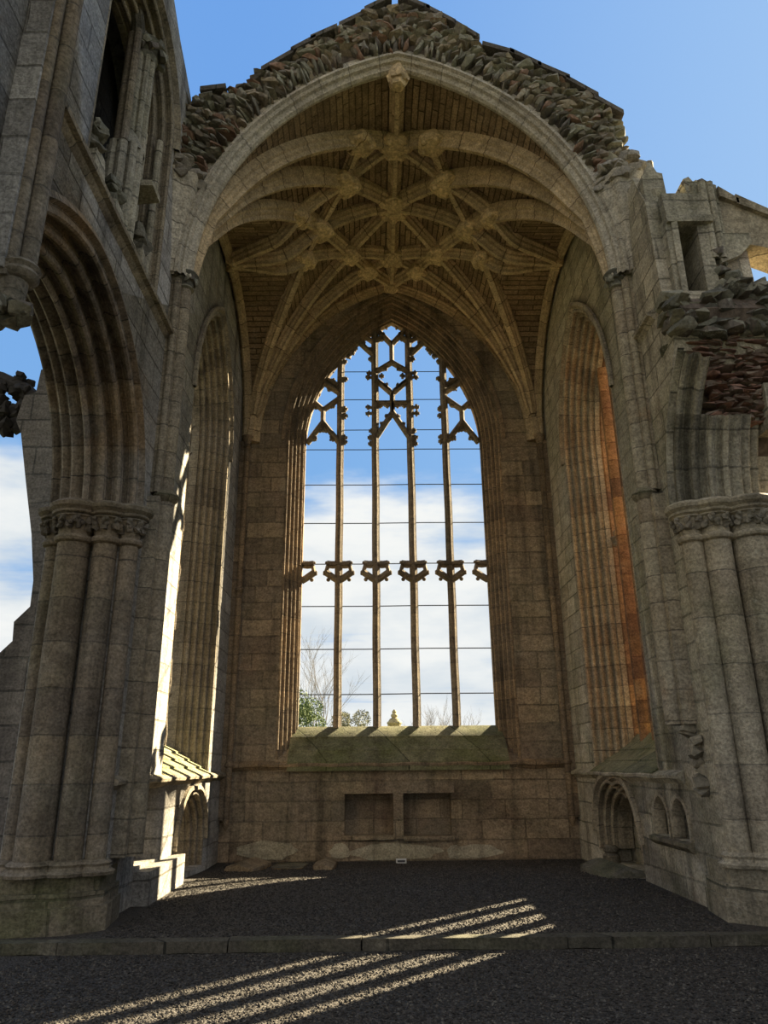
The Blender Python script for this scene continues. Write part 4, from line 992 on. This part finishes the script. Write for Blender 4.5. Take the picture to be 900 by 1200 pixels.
# ------------------------------------------------------------------ grave slabs and sign on the gravel
def slab(label, cx, cy, lx, ly, h, rz, mat, ridge=True):
    t = MB(); L, H = lx/2, ly/2; z = floor_z(cy)-.03
    n = 6
    V = []
    for j in range(n+1):
        y = -H+ly*j/n; tp = 1 if 0 < j < n else .82
        for x, zz in ((-L*tp, 0), (-L*tp*.96, h*.55*tp), (0, h*tp if ridge else h*.62*tp), (L*tp*.96, h*.55*tp), (L*tp, 0)):
            ca, sa = math.cos(rz), math.sin(rz); xx = x+random.uniform(-.012, .012)
            V.append((cx+xx*ca-y*sa, cy+xx*sa+y*ca, z+zz+random.uniform(-.006, .006)))
    F = [(j*5+i, j*5+i+1, (j+1)*5+i+1, (j+1)*5+i) for j in range(n) for i in range(4)]+[(j*5+4, j*5, (j+1)*5, (j+1)*5+4) for j in range(n)]
    F += [(4, 3, 2, 1, 0), tuple(n*5+i for i in range(5))]
    t.add(V, F); o = t.build('grave_slab', M[mat], loc=(cx, cy, z), sharp=45); fix_normals(o)
    return tag(o, label, 'grave slab', 'grave slabs along the walls')
slab('smooth brown grave slab in the left corner by the east wall', -2.52, 13.35, .58, 1.0, .17, -.15, 'slab')
slab('flat mossy grave slab, middle of the three by the east wall', -1.86, 13.55, .55, .75, .09, -.1, 'slab_dark', False)
slab('coped grave slab, right of the three by the east wall', -1.26, 13.45, .36, .95, .15, -.02, 'slab')
slab('dark coped grave slab before the arched recess on the right', 3.02, 11.75, .62, 1.35, .20, .06, 'slab_dark')
t = thing('information_plate', 'tiny white plate with dark lettering on the gravel below the wall cupboards', 'sign', (.015, 13.8, 0))
mb = MB(); mb.prism([(13.79, -.02), (13.80, .075), (13.815, .075), (13.83, -.02)], 'x', -.075, .105); mb.build('plate', M['signface'], t)
mb = MB(); mb.box(-.05, .08, 13.782, 13.80, .022, .05); mb.build('lettering', M['signtext'], t)

# ------------------------------------------------------------------ beyond the window
def branch(mb, p, d, L, r, depth, rnd):
    pts = [p]; q = p.copy(); dd = d.copy()
    for i in range(3):
        dd = (dd+Vector((rnd.uniform(-.12, .12), rnd.uniform(-.12, .12), .05))).normalized(); q = q+dd*L/3; pts.append(q.copy())
    mb.tube(pts, r, 4, r*.6)
    if depth == 0: return
    for k in range(3 if depth > 1 else 4):
        a = rnd.uniform(0, 6.28); s_ = rnd.uniform(.35, .75)
        nd = (dd+Vector((math.cos(a)*s_, math.sin(a)*s_, rnd.uniform(-.05, .3)))).normalized()
        branch(mb, pts[rnd.choice((1, 2, 3, 3))], nd, L*rnd.uniform(.6, .8), r*.55, depth-1, rnd)
def bare_tree(label, x, y, z0, h, seed):
    t = thing('bare_tree', label, 'tree', (x, y, z0), 'trees beyond the east window'); rnd = random.Random(seed)
    mb = MB(); mb.tube([(x, y, z0), (x+.03, y, z0+h*.3)], .075, 6, .06); mb.build('trunk', M['bark'], t)
    mb = MB()
    for k in range(5):
        a = k*1.26+rnd.random(); branch(mb, Vector((x+.03, y, z0+h*(.2+.02*k))), Vector((math.cos(a)*.35, math.sin(a)*.35, 1)).normalized(), h*.32, .034, 4, rnd)
    mb.build('branches', M['bark'], t)
def bush(label, x, y, z0, rx, rz, n, mat, seed):
    t = thing('evergreen_shrub', label, 'shrub', (x, y, z0), 'trees beyond the east window'); rnd = random.Random(seed)
    mb = MB()
    lumps = [(rnd.uniform(-.6, .6)*rx, rnd.uniform(-.5, .5)*rx, rnd.uniform(.35, .85)*rz, rnd.uniform(.3, .55)*rx) for _ in range(9)]
    for k in range(n):
        lx, ly, lz, lr = rnd.choice(lumps); v = Vector([rnd.gauss(0, 1) for _ in range(3)]).normalized()*lr*rnd.uniform(.6, 1.05)
        c = Vector((x+lx, y+ly, z0+lz))+v; s_ = rnd.uniform(.03, .065)
        u = Vector([rnd.gauss(0, 1) for _ in range(3)]).normalized(); w2_ = u.orthogonal().normalized()
        mb.add([c-u*s_, c+w2_*s_*.5, c+u*s_, c-w2_*s_*.5], [(0, 1, 2, 3)])
    mb.build('foliage', M[mat], t, sharp=None)
    mb = MB(); mb.tube([(x, y, z0), (x, y, z0+rz*.5)], .1, 6, .05); mb.build('stem', M['bark'], t)
bare_tree('pale bare branching tree behind the leftmost window light', -3.5, 40, -.35, 7.8, 4)
bare_tree('faint bare twiggy tree behind the right window lights', 2.95, 38, -.35, 4.5, 8)
bush('dark green evergreen shrub at the lower left of the great window', -3.75, 33, -.35, 1.3, 6.3, 6500, 'leaf', 2)
bush('rounded olive shrub behind the second window light', -1.55, 36, -.35, 1.15, 5.2, 5600, 'leaf_grey', 6)
t = thing('stone_finial', 'yellow lichened stone finial rising behind the window sill', 'finial', (.18, 25, -.35))
mb = MB(); mb.lathe([(.24, -.35), (.24, 2.45), (.22, 2.5), (.22, 2.84), (.25, 2.88), (.23, 2.93)], (.18, 25), 8); mb.build('post', M['yellow'], t)
mb = MB(); mb.lathe([(.21, 2.93), (.15, 3.02), (.08, 3.06), (.11, 3.10), (.11, 3.15), (.06, 3.2), (.075, 3.25), (.02, 3.32)], (.18, 25), 12); mb.build('knob', M['yellow'], t)
